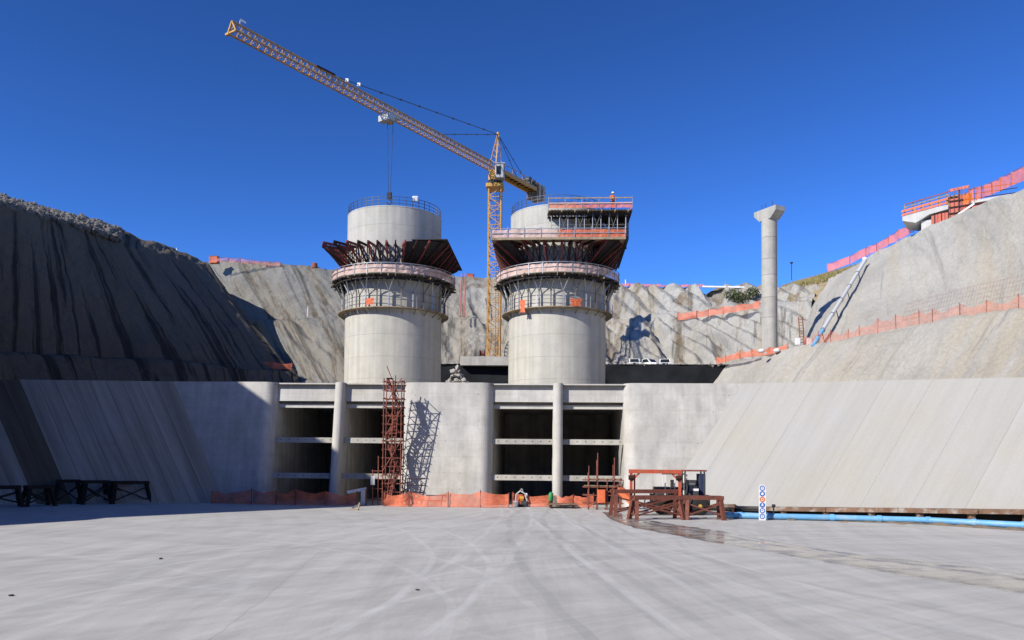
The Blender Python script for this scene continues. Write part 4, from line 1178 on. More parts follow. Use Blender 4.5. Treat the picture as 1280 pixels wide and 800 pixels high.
# ================================================================== STEEL TRESTLES
def trestle(label, group, a, b, h, mat, depth=1.1, splay=.32, taper=True):
    """A-frame trestle between floor points a and b (centre line), top beam at height h"""
    a, b = Vector(a), Vector(b); c = (a + b) / 2; L = (b - a).length
    ux = (b - a).normalized(); uy = Vector((-ux.y, ux.x, 0))
    t = thing('steel_trestle', label, 'trestle', (c.x, c.y, 0), group)
    P = lambda x, y, z: c + ux * x + uy * y + Zv * z
    hb = .22
    for s in (-1, 1):
        MB().bar(P(-L / 2 - .05, s * depth * .28, h - hb / 2), P(L / 2 + .05, s * depth * .28, h - hb / 2), .18, hb).build('top_beam', mat, t)
    for e in (-1, 1):
        x0 = e * (L / 2 - .12); x1 = e * (L / 2 + (splay * .35 if taper else 0) - .12)
        for s in (-1, 1):
            MB().bar(P(x1, s * depth * .5, 0), P(x0, s * depth * .25, h - hb), .22, .2).build('leg', mat, t)
            MB().bar(P(x1 - .14, s * depth * .5, .015), P(x1 + .14, s * depth * .5, .015), .26, .03).build('foot_plate', mat, t)
        MB().bar(P(x0, -depth * .42, .32), P(x0, depth * .42, .32), .1).build('tie_bar', mat, t)
        MB().bar(P(x0, -depth * .3, h - hb), P(x0, depth * .3, h - hb), .13).build('cap_beam', mat, t)
    for s in (-1, 1):
        y0, y1 = s * depth * .45, s * depth * .3
        MB().bar(P(-L / 2 + .1, y0, .28), P(L / 2 - .1, y1, h - .45), .085).build('brace', mat, t)
        MB().bar(P(-L / 2 + .1, y1, h - .45), P(L / 2 - .1, y0, .28), .085).build('brace', mat, t)
    return t
def fl(px, py): return at_z(px, py, 0)
G = 'rust brown steel trestles on the right of the slab'
trestle('long rust brown trestle, the one farthest back below the red portal frame', G, fl(766, 645), fl(849, 644.5), 1.62, 'trestle_steel', 1.0)
trestle('rust brown trestle at the front, left of the shortest one', G, fl(791, 649.5), fl(849, 649), 1.38, 'trestle_steel', 1.2)
trestle('short rust brown trestle at the front, nearest the sign board', G, fl(856, 649), fl(902, 649.5), 1.38, 'trestle_steel', 1.2)
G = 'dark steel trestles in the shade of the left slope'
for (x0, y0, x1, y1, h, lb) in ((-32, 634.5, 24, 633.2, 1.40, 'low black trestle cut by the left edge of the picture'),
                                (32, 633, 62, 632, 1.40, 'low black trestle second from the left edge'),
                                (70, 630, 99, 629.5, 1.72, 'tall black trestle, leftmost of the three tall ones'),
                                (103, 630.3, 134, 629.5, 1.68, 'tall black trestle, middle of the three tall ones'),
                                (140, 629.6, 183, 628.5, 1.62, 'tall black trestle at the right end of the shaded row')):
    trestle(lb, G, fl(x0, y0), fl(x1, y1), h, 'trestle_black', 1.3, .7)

# ================================================================== SCAFFOLDS
def tubep(par, a, b, nm, mat='rust_steel', r=.034): MB().tube(a, b, r, 6).build(nm, mat, par)
sx0, sx1 = xpx(480.5, 560, 58.2), xpx(502.5, 560, 58.2); sy0, sy1 = 57.75, 58.7
STOP = zpx(490, 466, 57.4)
sc_ = thing('stair_scaffold', 'tall rust red scaffold stair tower in front of the left tunnel openings', 'scaffold', ((sx0 + sx1) / 2, sy0, 0))
xm = (sx0 + sx1) / 2
for x in (sx0, xm, sx1):
    for y in (sy0, sy1): tubep(sc_, (x, y, 0), (x, y, STOP - random.uniform(0, .5)), 'standard', r=.04)
zz = .35
while zz < STOP - .3:
    for y in (sy0, sy1): tubep(sc_, (sx0 - .12, y + .04, zz), (sx1 + .12, y + .04, zz), 'ledger')
    for x in (sx0, xm, sx1): tubep(sc_, (x + .04, sy0 - .12, zz + .06), (x + .04, sy1 + .2, zz + .06), 'transom', r=.028)
    zz += .62
for k in range(4):
    z0 = .2 + k * 2.3; z1 = z0 + 2.2
    xa, xb = (sx0 + .15, sx1 - .25) if k % 2 == 0 else (sx1 - .25, sx0 + .15)
    b = MB()
    for y in (sy0 + .25, sy0 + .75): b.bar((xa, y, z0), (xb, y, z1), .07, .12)
    for i in range(9):
        t = (i + .5) / 9; b.bar((xa + (xb - xa) * t, sy0 + .25, z0 + 2.2 * t), (xa + (xb - xa) * t, sy0 + .75, z0 + 2.2 * t), .16, .03)
    b.build('stair_flight', 'rust_steel', sc_)
    tubep(sc_, (xa, sy0 + .2, z0 + .9), (xb, sy0 + .2, z1 + .9), 'handrail')
    MB().box(min(xb, xb + .4 * (1 if xb < xa else -1)), max(xb, xb + .4 * (1 if xb < xa else -1)), sy0 + .1, sy0 + .8, z1 - .02, z1 + .03).build('landing', 'rust_dark', sc_)
    tubep(sc_, (sx0, sy0 - .05, z0), (sx1, sy0 - .05, z1), 'diagonal'); tubep(sc_, (sx1, sy1 + .05, z0), (sx0, sy1 + .05, z1), 'diagonal')
# ladder rungs on the face
lx = xm + .1
for e in (-.16, .16): tubep(sc_, (lx + e - .25, sy0 - .12, .1), (lx + e, sy0 - .12, 3.2), 'ladder_rail'); tubep(sc_, (lx + e, sy0 - .12, 3.9), (lx + e + .15, sy0 - .12, 6.6), 'ladder_rail')
for i in range(10): 
    t = i / 10; tubep(sc_, (lx - .41 + .25 * t, sy0 - .12, .2 + 2.9 * t), (lx - .09 + .25 * t, sy0 - .12, .2 + 2.9 * t), 'rung', r=.025)
    tubep(sc_, (lx - .16 + .15 * t, sy0 - .12, 4.0 + 2.5 * t), (lx + .16 + .15 * t, sy0 - .12, 4.0 + 2.5 * t), 'rung', r=.025)
# lower bay on the left, and steps
for x in (sx0 - .75, sx0 - .35):
    tubep(sc_, (x, sy0 + .1, 0), (x, sy0 + .1, 2.6 if x < sx0 - .5 else 3.6), 'standard', r=.04)
for z in (.5, 1.2, 1.9, 2.5): tubep(sc_, (sx0 - .85, sy0 + .12, z), (sx0, sy0 + .12, z), 'ledger')
p = xpx(466, 608, sy0)
MB().box(p - .15, p + .15, sy0 - .1, sy0 - .07, 1.5, 2.15).build('notice_plate', 'paint_white', sc_)
tubep(sc_, (p, sy0 - .06, 0), (p, sy0 - .06, 2.2), 'standard')
# guard on the right at the foot: dark scaffold whose shadow falls on the wall
b = thing('guard_scaffold', 'low dark scaffold bay between the stair tower and the orange fence', 'scaffold', (sx1 + .9, 57.6, 0))
for x in (sx1 + .5, sx1 + 1.5): tubep(b, (x, 57.8, 0), (x, 57.8, 2.0), 'standard', 'rust_dark')
for z in (.5, 1.0, 1.5, 1.95): tubep(b, (sx1 + .3, 57.84, z), (sx1 + 1.8, 57.84, z), 'ledger', 'rust_dark')

# low scaffold in the right hand opening
Y2 = 55.5
qx0, qx1 = xpx(734, 620, Y2), xpx(776, 620, Y2)
s2 = thing('low_scaffold', 'low rust red scaffold with bare uprights before the right tunnel opening', 'scaffold', ((qx0 + qx1) / 2, Y2, 0))
ups = [(736, 582), (747, 566), (759, 598), (768, 572), (776, 598)]
for px, py in ups:
    for y, dz in ((Y2, 0), (Y2 + 1.3, -.5)):
        x = xpx(px, 620, Y2); tubep(s2, (x, y, 0), (x, y, max(zpx(px, py, Y2) + dz, 1.2)), 'standard', r=.04)
for z in (.45, 1.0, 1.55, 2.05):
    for y in (Y2 - .04, Y2 + 1.26): tubep(s2, (qx0 - .3, y, z), (qx1 + .2, y, z), 'ledger')
for px, py in ups:
    x = xpx(px, 620, Y2)
    for z in (.5, 1.6): tubep(s2, (x + .04, Y2 - .2, z), (x + .04, Y2 + 1.5, z), 'transom')
for k, z in enumerate((1.62, 2.1)):
    for i in range(4): MB().box(qx0 - .2 + k * .3, qx1 + .1, Y2 + .05 + .3 * i, Y2 + .3 + .3 * i, z, z + .05).build('board', 'plank_wood', s2)
tubep(s2, (qx0, Y2 - .06, .1), (qx1, Y2 - .06, 1.9), 'diagonal')
MB().cbox(qx0 + .7, qx0 + 1.25, Y2 - .3, Y2 + .1, .5, 1.4, .05).build('toolbox', 'paint_orange', s2)
# slanting red chute beside it
a, bq = at_y(775, 612, 53.5), at_y(792, 628, 52.5)
ch = thing('red_chute', 'slanting red trough between the low scaffold and the portal frame', 'chute', (bq.x, bq.y, 0))
MB().bar(a, bq, .5, .35).build('trough', 'paint_orange', ch)
MB().bar((bq.x - .1, bq.y, 0), (bq.x - .1, bq.y, bq.z), .12).build('leg', 'rust_steel', ch); MB().bar((a.x, a.y, 0), (a.x, a.y, a.z), .12).build('leg', 'rust_steel', ch)
# timber ramp at the foot of the middle pier
p0, p1 = fl(684, 635.5), fl(722, 636)
rm = thing('timber_platform', 'low brown plank platform on the slab before the right middle pier', 'platform', (p0.x, p0.y, 0))
for i in range(6): MB().box(p0.x + .1 * (i % 2), p1.x - .08 * (i % 3), p0.y + .26 * i, p0.y + .26 * i + .24, .25 + .01 * (i % 2), .31 + .01 * (i % 2)).build('plank', 'rusty_edge', rm)
for x in (p0.x + .2, (p0.x + p1.x) / 2, p1.x - .3): MB().box(x, x + .12, p0.y + .03, p0.y + 1.5, 0, .25).build('bearer', 'rust_dark', rm)

# ================================================================== PORTAL FRAME, TELEHANDLER, PUMP
PY = 50.2
x0, x1 = xpx(788, 610, PY), xpx(850, 610, PY); zp = zpx(820, 587, PY)
pf = thing('portal_frame', 'red steel portal frame standing behind the rust brown trestles', 'frame', ((x0 + x1) / 2, PY, 0))
MB().bar((x0 - .1, PY, zp - .12), (x1 + .1, PY, zp - .12), .24, .24).build('crossbeam', 'paint_red', pf)
for x in (x0 + .05, x1 - .02): 
    MB().bar((x, PY, 0), (x, PY, zp - .24), .16).build('upright', 'paint_red', pf)
    MB().bar((x - .2, PY, .02), (x + .2, PY, .02), .5, .04).build('foot_plate', 'paint_red', pf)
    s = 1 if x < (x0 + x1) / 2 else -1
    MB().bar((x, PY, zp - .75), (x + s * .5, PY, zp - .22), .1).build('knee_brace', 'paint_red', pf)
MB().bar((x0 + .28, PY + .3, 0), (x0 + .28, PY + .3, zp - .3), .1).build('upright', 'paint_red', pf)
for x in (x0 - .12, x1 - .25): MB().tube((x, PY - .1, zp - .5), (x + .3, PY - .1, zp - .5), .16, 10).build('roller', 'rust_dark', pf)

TYV = 51.8
tx0 = xpx(815, 625, TYV)
th = thing('telehandler', 'dark telehandler with open canopy and raised boom inside the red portal frame', 'vehicle', (tx0 + 1.8, TYV, 0))
def tb(x0_, x1_, y0_, y1_, z0_, z1_, nm, mat, c=.05, par=None): return MB().cbox(tx0 + x0_, tx0 + x1_, TYV + y0_, TYV + y1_, z0_, z1_, c).build(nm, mat, par or th)
tb(0, 3.6, -.55, .55, .6, 1.25, 'chassis', 'machine_grey', .1)
tb(.1, 1.1, -.6, .6, 1.25, 1.75, 'engine_cover', 'machine_grey', .15)
tb(1.2, 1.7, -.3, .3, 1.25, 1.75, 'seat', 'dark_steel', .06); tb(1.2, 1.35, -.3, .3, 1.75, 2.2, 'seat_back', 'dark_steel', .05)
for x, y in ((.75, -.6), (.75, .6), (1.35, -.6), (1.9, .6), (1.9, -.6), (2.3, .6)): MB().bar((tx0 + x, TYV + y, 1.25), (tx0 + x, TYV + y, 2.55), .06).build('canopy_post', 'paint_white', th)
tb(.7, 1.95, -.65, .65, 2.55, 2.62, 'canopy_roof', 'machine_grey', .04)
tb(2.2, 2.8, -.5, .5, 1.25, 2.2, 'engine_block', 'machine_grey', .1); tb(1.9, 3.35, -.7, .65, 2.75, 2.85, 'roof_plate', 'rust_steel', .04)
for x, y in ((2.0, -.6), (3.2, -.6), (2.0, .55), (3.2, .55)): MB().bar((tx0 + x, TYV + y, 1.25), (tx0 + x, TYV + y, 2.75), .09).build('canopy_post', 'machine_grey', th)
tb(2.9, 3.3, -.55, .55, 1.25, 2.6, 'radiator', 'cloth_navy', .06)
tb(2.3, 2.65, -.53, -.503, 1.5, 2.0, 'grille', 'galvanised', .005)
MB().bar((tx0 + 1.75, TYV, 1.45), (tx0 + 2.0, TYV, 1.95), .05).build('steering_column', 'dark_steel', th)
whl = MB().lathe([(.25, -.19), (.5, -.19), (.58, -.12), (.58, .12), (.5, .19), (.25, .19)], (0, 0, 0), 22).mesh('tyre', 'tyre')
rim = MB().lathe([(.08, -.2), (.27, -.15), (.27, .15), (.08, .2)], (0, 0, 0), 16).mesh('rim', 'machine_yellow')
for x in (.6, 2.9):
    for y in (-.75, .75):
        w = inst('wheel', whl, th, (x - 1.8, y, .58)); w.rotation_euler = (math.pi / 2, 0, 0)
        inst('rim', rim, w)
b0 = Vector((tx0 + 2.6, TYV - .85, 1.2)); b1 = at_y(869, 608, TYV - .85)
MB().bar(b0, b0.lerp(b1, .7), .34, .36).build('boom', 'machine_grey', th)
MB().bar(b0.lerp(b1, .55), b0.lerp(b1, .78), .36, .38).build('boom_sleeve', 'paint_white', th)
MB().bar(b0.lerp(b1, .7), b1, .24, .26).build('boom_tip', 'dark_steel', th)
for i in range(2): tb(-.55, .05, -.4 + .5 * i, -.3 + .5 * i, .5, .58, 'fork', 'dark_steel', .01)
tb(-.1, 0, -.5, .5, .5, 1.3, 'fork_carriage', 'dark_steel', .02)

# pump on a skid with a white bucket
pq = fl(652, 633.5)
pu = thing('water_pump', 'small pump with orange motor on a dark skid near the middle pier', 'pump', (pq.x, pq.y, 0))
def pbx(a, b, c, d, e, g, nm, mat): return MB().cbox(pq.x + a, pq.x + b, pq.y + c, pq.y + d, e, g, .04).build(nm, mat, pu)
pbx(-.35, .45, -.25, .4, 0, .18, 'skid', 'dark_steel'); pbx(-.05, .4, -.15, .3, .18, .45, 'pump_casing', 'machine_grey')
MB().tube((pq.x - .15, pq.y, .62), (pq.x + .15, pq.y, .62), .17, 12).build('motor', 'machine_yellow', pu)
pbx(-.1, .15, -.12, .12, .45, .8, 'motor_mount', 'cloth_orange')
MB().pipe([Vector((pq.x - .45, pq.y - .1, 0)), Vector((pq.x - .4, pq.y - .1, .9)), Vector((pq.x - .1, pq.y - .1, 1.15)), Vector((pq.x + .25, pq.y - .1, .95)), Vector((pq.x + .4, pq.y - .1, .4))], .045, 8).build('hose', 'pvc_grey', pu)
MB().pipe([Vector((pq.x - .1, pq.y - .1, 1.15)), Vector((pq.x, pq.y - .05, 1.32)), Vector((pq.x + .1, pq.y - .1, 1.1))], .05, 8).build('lifting_eye', 'boulder_grey', pu)
MB().lathe([(.05, 0), (.11, .02), (.11, .2), (.06, .24)], (pq.x + .33, pq.y, .75), 10).build('filter', 'paint_white', pu)
bk_ = fl(644.5, 634); bu = thing('bucket', 'white plastic bucket beside the small pump', 'bucket', bk_)
MB().lathe([(.15, 0), (.2, .4), (.21, .42), (.19, .42), (.14, .05)], bk_, 16).build('shell', 'paint_white', bu)
MB().pipe([bk_ + Vector((.2 * math.cos(t), 0, .4 + .16 * math.sin(t))) for t in [math.pi * i / 8 for i in range(9)]], .012, 5).build('handle', 'galvanised', bu)
p = at_z(689.5, 622, .7); p = fl(688.5, 634)
gc = thing('green_canister', 'small green canister leaning by the middle pier of the right intake', 'canister', p)
MB().lathe([(.14, .45), (.17, .5), (.17, .95), (.1, 1.05), (.05, 1.1)], p, 12).build('body', 'canister_green' if 'canister_green' in MAT else 'pipe_blue', gc)
MB().bar(p, p + Vector((0, 0, .46)), .22).build('stand', 'rust_dark', gc)
# white sheet propped on the fence
a_, b_ = at_y(434, 614.5, 57.2), at_y(458, 611, 57.4)
ws = thing('barrier_board', 'white board propped on trestle legs before the left openings', 'barrier', (a_.x, 57.2, 0))
MB().bar(a_ + Zv * -.05, b_, .06, .22).build('board', 'paint_white', ws)
MB().box(b_.x - .35, b_.x - .05, 57.2, 57.3, .1, b_.z - .05).build('side_panel', 'pvc_grey', ws)
for q in (a_, b_): MB().bar((q.x, 57.32, 0), (q.x, 57.32, q.z), .07).build('leg', 'rust_steel', ws)

# ================================================================== SIGN BOARD
sp = fl(953, 650.5)
sw, sh = .40, zpx(953, 605.5, sp.y)
sg = thing('sign_board', 'narrow upright white sign board with five blue ring symbols and one orange one', 'sign', sp)
pl = [(-sw / 2, 0), (sw / 2, 0), (sw / 2, sh - .2)] + [(sw / 2 * math.cos(t), sh - .2 + .2 * math.sin(t)) for t in [math.pi * i / 10 for i in range(1, 10)]] + [(-sw / 2, sh - .2)]
b = MB(); n_ = len(pl)
b.add([(sp.x + x, sp.y, z) for x, z in pl] + [(sp.x + x, sp.y + .03, z) for x, z in pl], [tuple(range(n_)), tuple(range(2 * n_ - 1, n_ - 1, -1))] + [(i, n_ + i, n_ + (i + 1) % n_, (i + 1) % n_) for i in range(n_)])
b.build('board', 'paint_white', sg)
MB().bar((sp.x, sp.y + .5, 0), (sp.x, sp.y + .04, sh * .75), .05).build('back_stay', 'galvanised', sg)
def disc(z, r0, r1, mat, nm, n=24, y=.006, a0=0., a1=2 * math.pi, par=None):
    b = MB(); P = []
    for i in range(n + 1):
        t = a0 + (a1 - a0) * i / n; P += [(sp.x + r0 * math.cos(t), sp.y - y, z + r0 * math.sin(t)), (sp.x + r1 * math.cos(t), sp.y - y, z + r1 * math.sin(t))]
    b.add(P, [(2 * i, 2 * i + 1, 2 * i + 3, 2 * i + 2) for i in range(n)]); return b.build(nm, mat, par or sg)
step = (sh - .1) / 6
for i in range(6):
    z = sh - .22 - i * step * .985
    if i == 2:
        disc(z, 0.0, .16, 'sign_orange', 'symbol'); disc(z, .05, .085, 'paint_white', 'pictogram', y=.009)
    elif i in (1, 3):
        d = disc(z, .0, .155, 'sign_blue', 'symbol')
        if i == 1: disc(z, 0, .08, 'paint_white', 'pictogram', y=.009)
        else:
            disc(z + .05, 0, .05, 'paint_white', 'pictogram', y=.009); disc(z - .06, .02, .07, 'paint_white', 'pictogram', y=.009, a0=0, a1=math.pi)
    else:
        disc(z, .10, .155, 'sign_blue', 'symbol'); disc(z - .01, .0, .05, 'sign_blue', 'pictogram', y=.006, a0=math.pi * .1, a1=math.pi * .9)
# valve by the pipe
vp = at_z(967, 646.5, 0)
va = thing('pipe_valve', 'small dark valve standing by the blue pipe next to the sign board', 'valve', vp)
MB().tube(vp, vp + Vector((0, 0, .62)), .05, 8).build('stem', 'dark_steel', va)
MB().lathe([(.05, 0), (.12, .04), (.12, .16), (.05, .2)], vp + Vector((0, 0, .6)), 12).build('wheel', 'dark_steel', va)
# bits of timber at the end of the trestles
tp = fl(913, 646.5)
ti = thing('timber_stack', 'small stack of old timbers on the slab behind the blue pipe end', 'timber', (tp.x, tp.y + 1.2, 0))
for i in range(4): MB().box(tp.x - .3 + .03 * i, tp.x + .5 - .02 * i, tp.y + 1.0 + .13 * (i % 2), tp.y + 1.12 + .13 * (i % 2), .55 + .1 * (i // 2), .64 + .1 * (i // 2)).build('timber', 'rusty_edge', ti)
for x in (-.2, .35): MB().box(tp.x + x, tp.x + x + .1, tp.y + 1.0, tp.y + 1.25, 0, .55).build('trestle_leg', 'rust_dark', ti)

# ================================================================== ORANGE MESH FENCES
def fence(label, pts, h, mat, spacing=2.2, post='rust_steel', sag=.26, group='orange mesh safety fences', top=False):
    """pts: world points along the foot"""
    pts = [Vector(p) for p in pts]
    t = thing('mesh_fence', label, 'fence', pts[0], group)
    seg = []
    for a, b in zip(pts[:-1], pts[1:]):
        n = max(1, round((b - a).length / spacing))
        cuts = [0] + [(i + random.uniform(-.28, .28)) / n for i in range(1, n)] + [1]
        for i in range(n): seg.append((a.lerp(b, cuts[i]), a.lerp(b, cuts[i + 1])))
    hs = [h * random.uniform(.8, 1.06) for _ in range(len(seg) + 1)]
    for i, (a, b) in enumerate(seg):
        lean = Vector((random.uniform(-.08, .08), random.uniform(-.08, .08), 0))
        MB().bar(a - Zv * .1, a + Zv * (hs[i] + .1) + lean, .05).build('post', post, t)
        mb = MB(); P = []; n = 6
        per = Vector((-(b - a).y, (b - a).x, 0)).normalized()
        for k in range(n + 1):
            s = k / n; q = a.lerp(b, s); hh = hs[i] * (1 - s) + hs[i + 1] * s
            dip = sag * h * math.sin(math.pi * s) * random.uniform(.4, 1)
            for j in range(4):
                w = j / 3; P.append(q + Zv * (.02 + w * (hh - dip)) + per * (random.uniform(-.11, .11) + .1 * math.sin(6 * s + i)))
        mb.add(P, [(4 * k + j, 4 * k + 4 + j, 4 * k + 5 + j, 4 * k + 1 + j) for k in range(n) for j in range(3)], True)
        mb.build('net_panel', mat, t)
        if top: MB().bar(a + Zv * hs[i], b + Zv * hs[i + 1], .035).build('top_wire', post, t)
    MB().bar(seg[-1][1] - Zv * .1, seg[-1][1] + Zv * (hs[-1] + .1), .05).build('post', post, t)
    return t
YF = 57.0
fence('orange mesh fence in deep shade before the left tunnel openings', [(xpx(266, 622, 58.0), 57.8, 0), (xpx(345, 622, YF), YF, 0), (xpx(446, 622, YF), YF, 0)], 1.05, 'net_orange')
fence('bright orange mesh fence on the wall foot right of the stair scaffold', [(xpx(480, 622, 56.4), 56.4, 0), (xpx(560, 622, 56.6), 56.6, 0), (xpx(636, 622, 56.8), 56.8, 0)], 1.12, 'net_orange', 2.4)
fence('orange mesh fence across the right tunnel openings behind the pump', [(xpx(640, 622, 58.2), 58.2, 0), (xpx(690, 622, 58.3), 58.3, 0), (xpx(742, 622, 57.9), 57.9, 0)], 1.0, 'net_orange', 2.0)
fence('sagging orange mesh fence along the bench edge by the column foot', [at_d(896, 455.5, 112.5), at_d(925, 448, 107), at_d(962, 443.5, 101.5), at_d(985, 438, 99.5)], 1.15, 'net_orange', 2.5, sag=.4)
fence('torn thin orange netting along the right bench beyond the silver pipe', [at_d(1004, 433, 99), at_d(1060, 425, 93), at_d(1120, 411, 87), at_d(1200, 397, 80), at_d(1300, 385, 73.5)], 1.5, 'net_thin', 2.2, sag=.45)
fence('orange mesh fence on the middle bench of the back slope left of the column', [at_d(846, 401, 134), at_d(885, 395.5, 133), at_d(925, 389, 131), at_d(950, 385, 130)], 1.25, 'net_orange', 3.0)
fence('reddish mesh fence climbing the skyline of the right slope below the abutment', [at_d(1034, 340, 127), at_d(1062, 330, 124), at_d(1096, 314, 118), at_d(1142, 290, 110)], 1.35, 'net_pink', 2.6, top=True, sag=.05)
fence('reddish mesh fence on the skyline of the right slope at the upper right corner', [at_d(1205, 256, 98), at_d(1240, 243, 92), at_d(1284, 224, 85)], 1.55, 'net_pink', 2.4, top=True, sag=.05)
fence('low faded orange fence on the skyline right of the right tower', [at_d(764, 357.5, 149), at_d(820, 358.5, 148), at_d(880, 359, 147)], .55, 'net_pink', 3.0)
fence('purplish mesh fence on the skyline above the back left slope', [at_d(262, 326, 150.5), at_d(300, 329, 150.5), at_d(350, 333, 150.5)], .95, 'net_purple', 2.6, top=True)
fence('dull orange mesh fence along the shaded left bench', [at_d(-10, 446, 108.6), at_d(120, 451, 112), at_d(250, 456, 116), at_d(365, 462, 121)], 1.1, 'net_orange', 3.5)

# welded wire mesh hung on the right slope
mp = [at_d(1130, 405, 85), at_d(1200, 388, 79), at_d(1282, 372, 73)]
wm = thing('wire_mesh', 'rusty welded wire mesh hung on the right slope above the torn netting', 'mesh', mp[0])
for j in range(5):
    MB().pipe([q + Vector((-.3 + .12 * j, -.3, .3 + j * .45)) for q in mp], .007, 4).build('wire', 'rust_steel', wm)
for i in range(40):
    s = i / 39 * 2; k = min(int(s), 1); q = mp[k].lerp(mp[k + 1], s - k)
    MB().tube(q + Vector((-.3, -.3, .2)), q + Vector((.2, -.3, 2.3)), .006, 4).build('wire', 'rust_steel', wm)

# ================================================================== SMALL THINGS ON THE SLOPES
# silver chute pipe lying on the right slope
c0, c1 = at_d(1016, 433, 95.5), at_d(1081, 326, 114)
cpipe = thing('silver_pipe', 'straight silver drain pipe laid up the right slope', 'pipe', c0)
for i in range(6):
    a, b = c0.lerp(c1, i / 6), c0.lerp(c1, (i + 1) / 6)
    MB().tube(a, b, .24, 14).build('pipe_length', 'pvc_grey' if i else 'pipe_blue', cpipe)
    if i: MB().tube(a - (b - a) * .02, a + (b - a) * .02, .31, 14).build('flange', 'galvanised', cpipe)
for t in (.15, .4, .62, .85):
    q = c0.lerp(c1, t); MB().bar(q, q + Vector((.5, .3, -1.6)), .07).build('strut', 'rust_dark', cpipe)
MB().tube(c1, c1 + Vector((.1, .3, .35)), .34, 14).build('inlet', 'paint_white', cpipe)
# red ladder post
q = at_d(1003, 431, 101)
lp = thing('red_ladder', 'narrow red ladder standing against the rock between column and silver pipe', 'ladder', q)
for e in (-.25, .25): MB().bar(q + Vector((e, 0, 0)), q + Vector((e - .1, .4, 3.6)), .1).build('rail', 'rust_steel', lp)
for i in range(9): MB().bar(q + Vector((-.25 - .01 * i, .04 * i, .3 + i * .37)), q + Vector((.25 - .01 * i, .04 * i, .3 + i * .37)), .06).build('rung', 'rust_steel', lp)
for e, lb in ((-.75, 'white block left of the foot of the red ladder'), (.65, 'white block right of the foot of the red ladder')):
    MBx = MB().cbox(q.x + e - .3, q.x + e + .3, q.y - .8, q.y - .4, q.z - .1, q.z + .75, .05); tag(MBx.build('white_block', 'paint_white'), lb, 'block', 'white blocks on the right bench')
for px, py, lb in ((952, 441, 'white sandbag left of the column foot'), (971, 440.5, 'white sandbag right of the column foot')):
    q = at_d(px, py, 100.2); o = MB().lathe([(.15, 0), (.38, .08), (.42, .28), (.3, .45), (.1, .52)], q, 12); tag(o.build('sandbag', 'paint_white'), lb, 'sandbag', 'sandbags by the column')
# light mast on the shoulder
q = at_d(989.5, 346, 150); lm_ = thing('light_mast', 'thin dark mast on the grassy shoulder right of the column', 'mast', q)
MB().tube(q - Zv * .6, q + Vector((0, 0, 2.6)), .07, 8).build('pole', 'rust_dark', lm_); MB().bar(q + Vector((-.25, 0, 2.65)), q + Vector((.25, 0, 2.65)), .3, .25).build('lamp_head', 'dark_steel', lm_)
# white posts on the skyline
for px, py, hh, d, lb in ((782, 357, 1.0, 149, 'short white post on the skyline right of the right tower'), (221, 317, .9, 147, 'short white post on the skyline of the left slope')):
    q = at_d(px, py, d); o = thing('marker_post', lb, 'post', q, 'white posts on the skyline')
    MB().tube(q - Zv * .8, q + Vector((0, 0, hh)), .11, 10).build('shaft', 'paint_white', o); MB().tube(q + Vector((0, 0, hh)), q + Vector((0, 0, hh + .12)), .14, 10).build('cap', 'pvc_grey', o)
q = at_d(384, 397, 138); tag(MB().tube(q, q + Vector((0, .4, 2.0)), .07, 8).build('drain_pipe', 'paint_white'), 'thin white upright pipe on the middle bench left of the left tower', 'pipe')
# white pipe along the skyline left of the column
a, b = at_d(878, 358.5, 146.5), at_d(942, 359.5, 144); sk_ = thing('skyline_pipe', 'white pipe lying on the skyline left of the column', 'pipe', a)
for i in range(4): MB().tube(a.lerp(b, i / 4), a.lerp(b, (i + .98) / 4), .2, 10).build('pipe_length', 'paint_white', sk_)
# tanks and boxes above the back slope
q = at_d(393, 341, 151.5); dm = thing('red_tank', 'upright rust red tank on the skyline left of the left tower', 'tank', q)
MB().lathe([(.55, -.5), (.55, 1.7), (.45, 1.85), (.15, 1.9)], q, 18).build('shell', 'rust_steel', dm); MB().ring(q.x, q.y, .55, .6, q.z + .8, q.z + .88, 18).build('band', 'rust_dark', dm)
q = at_d(402, 341, 151.5); bl = thing('blue_trolley', 'small dark blue steel frame beside the red tank on the skyline', 'frame', q)
MB().bar(q + Vector((-.6, 0, .75)), q + Vector((.7, 0, .75)), .25, .2).build('top_bar', 'sign_blue', bl)
for x in (-.5, .1, .6): MB().bar(q + Vector((x, 0, -.4)), q + Vector((x, 0, .75)), .14).build('leg', 'sign_blue', bl)
for px, py, w, hh, mat, lb in ((268, 326, 1.6, .75, 'paint_orange', 'orange crate on the skyline where the left slope ends'), (363, 338, 2.2, .55, 'rust_steel', 'low rust red container on the skyline above the back left slope'), (338, 336, 1.3, .45, 'formwork_red', 'flat dark red box beside the purplish skyline fence'), (588, 348, 1.3, .7, 'paint_red', 'small red box on the skyline between tower and crane mast')):
    q = at_d(px, py, 152); o = thing('site_box', lb, 'box', q, 'boxes on the skyline')
    MB().cbox(q.x - w / 2, q.x + w / 2, q.y - .6, q.y + .6, q.z - .5, q.z + hh, .05).build('body', mat, o)
    MB().cbox(q.x - w / 2 - .05, q.x + w / 2 + .05, q.y - .65, q.y + .65, q.z + hh, q.z + hh + .08, .03).build('lid', 'rusty_edge', o)
# purple-red hoses hanging down the back slope right of the left tower
q = at_d(581, 345, 145); q1 = at_d(579, 398, 134.5)
hs_ = thing('hanging_hoses', 'pair of dull purple hoses hanging down the slope between tower and crane', 'hoses', q1)
for e in (-.35, .35): MB().tube(q + Vector((e, -2.0, 0)), q1 + Vector((e, -1.6, 0)), .13, 8).build('hose', 'net_purple', hs_)

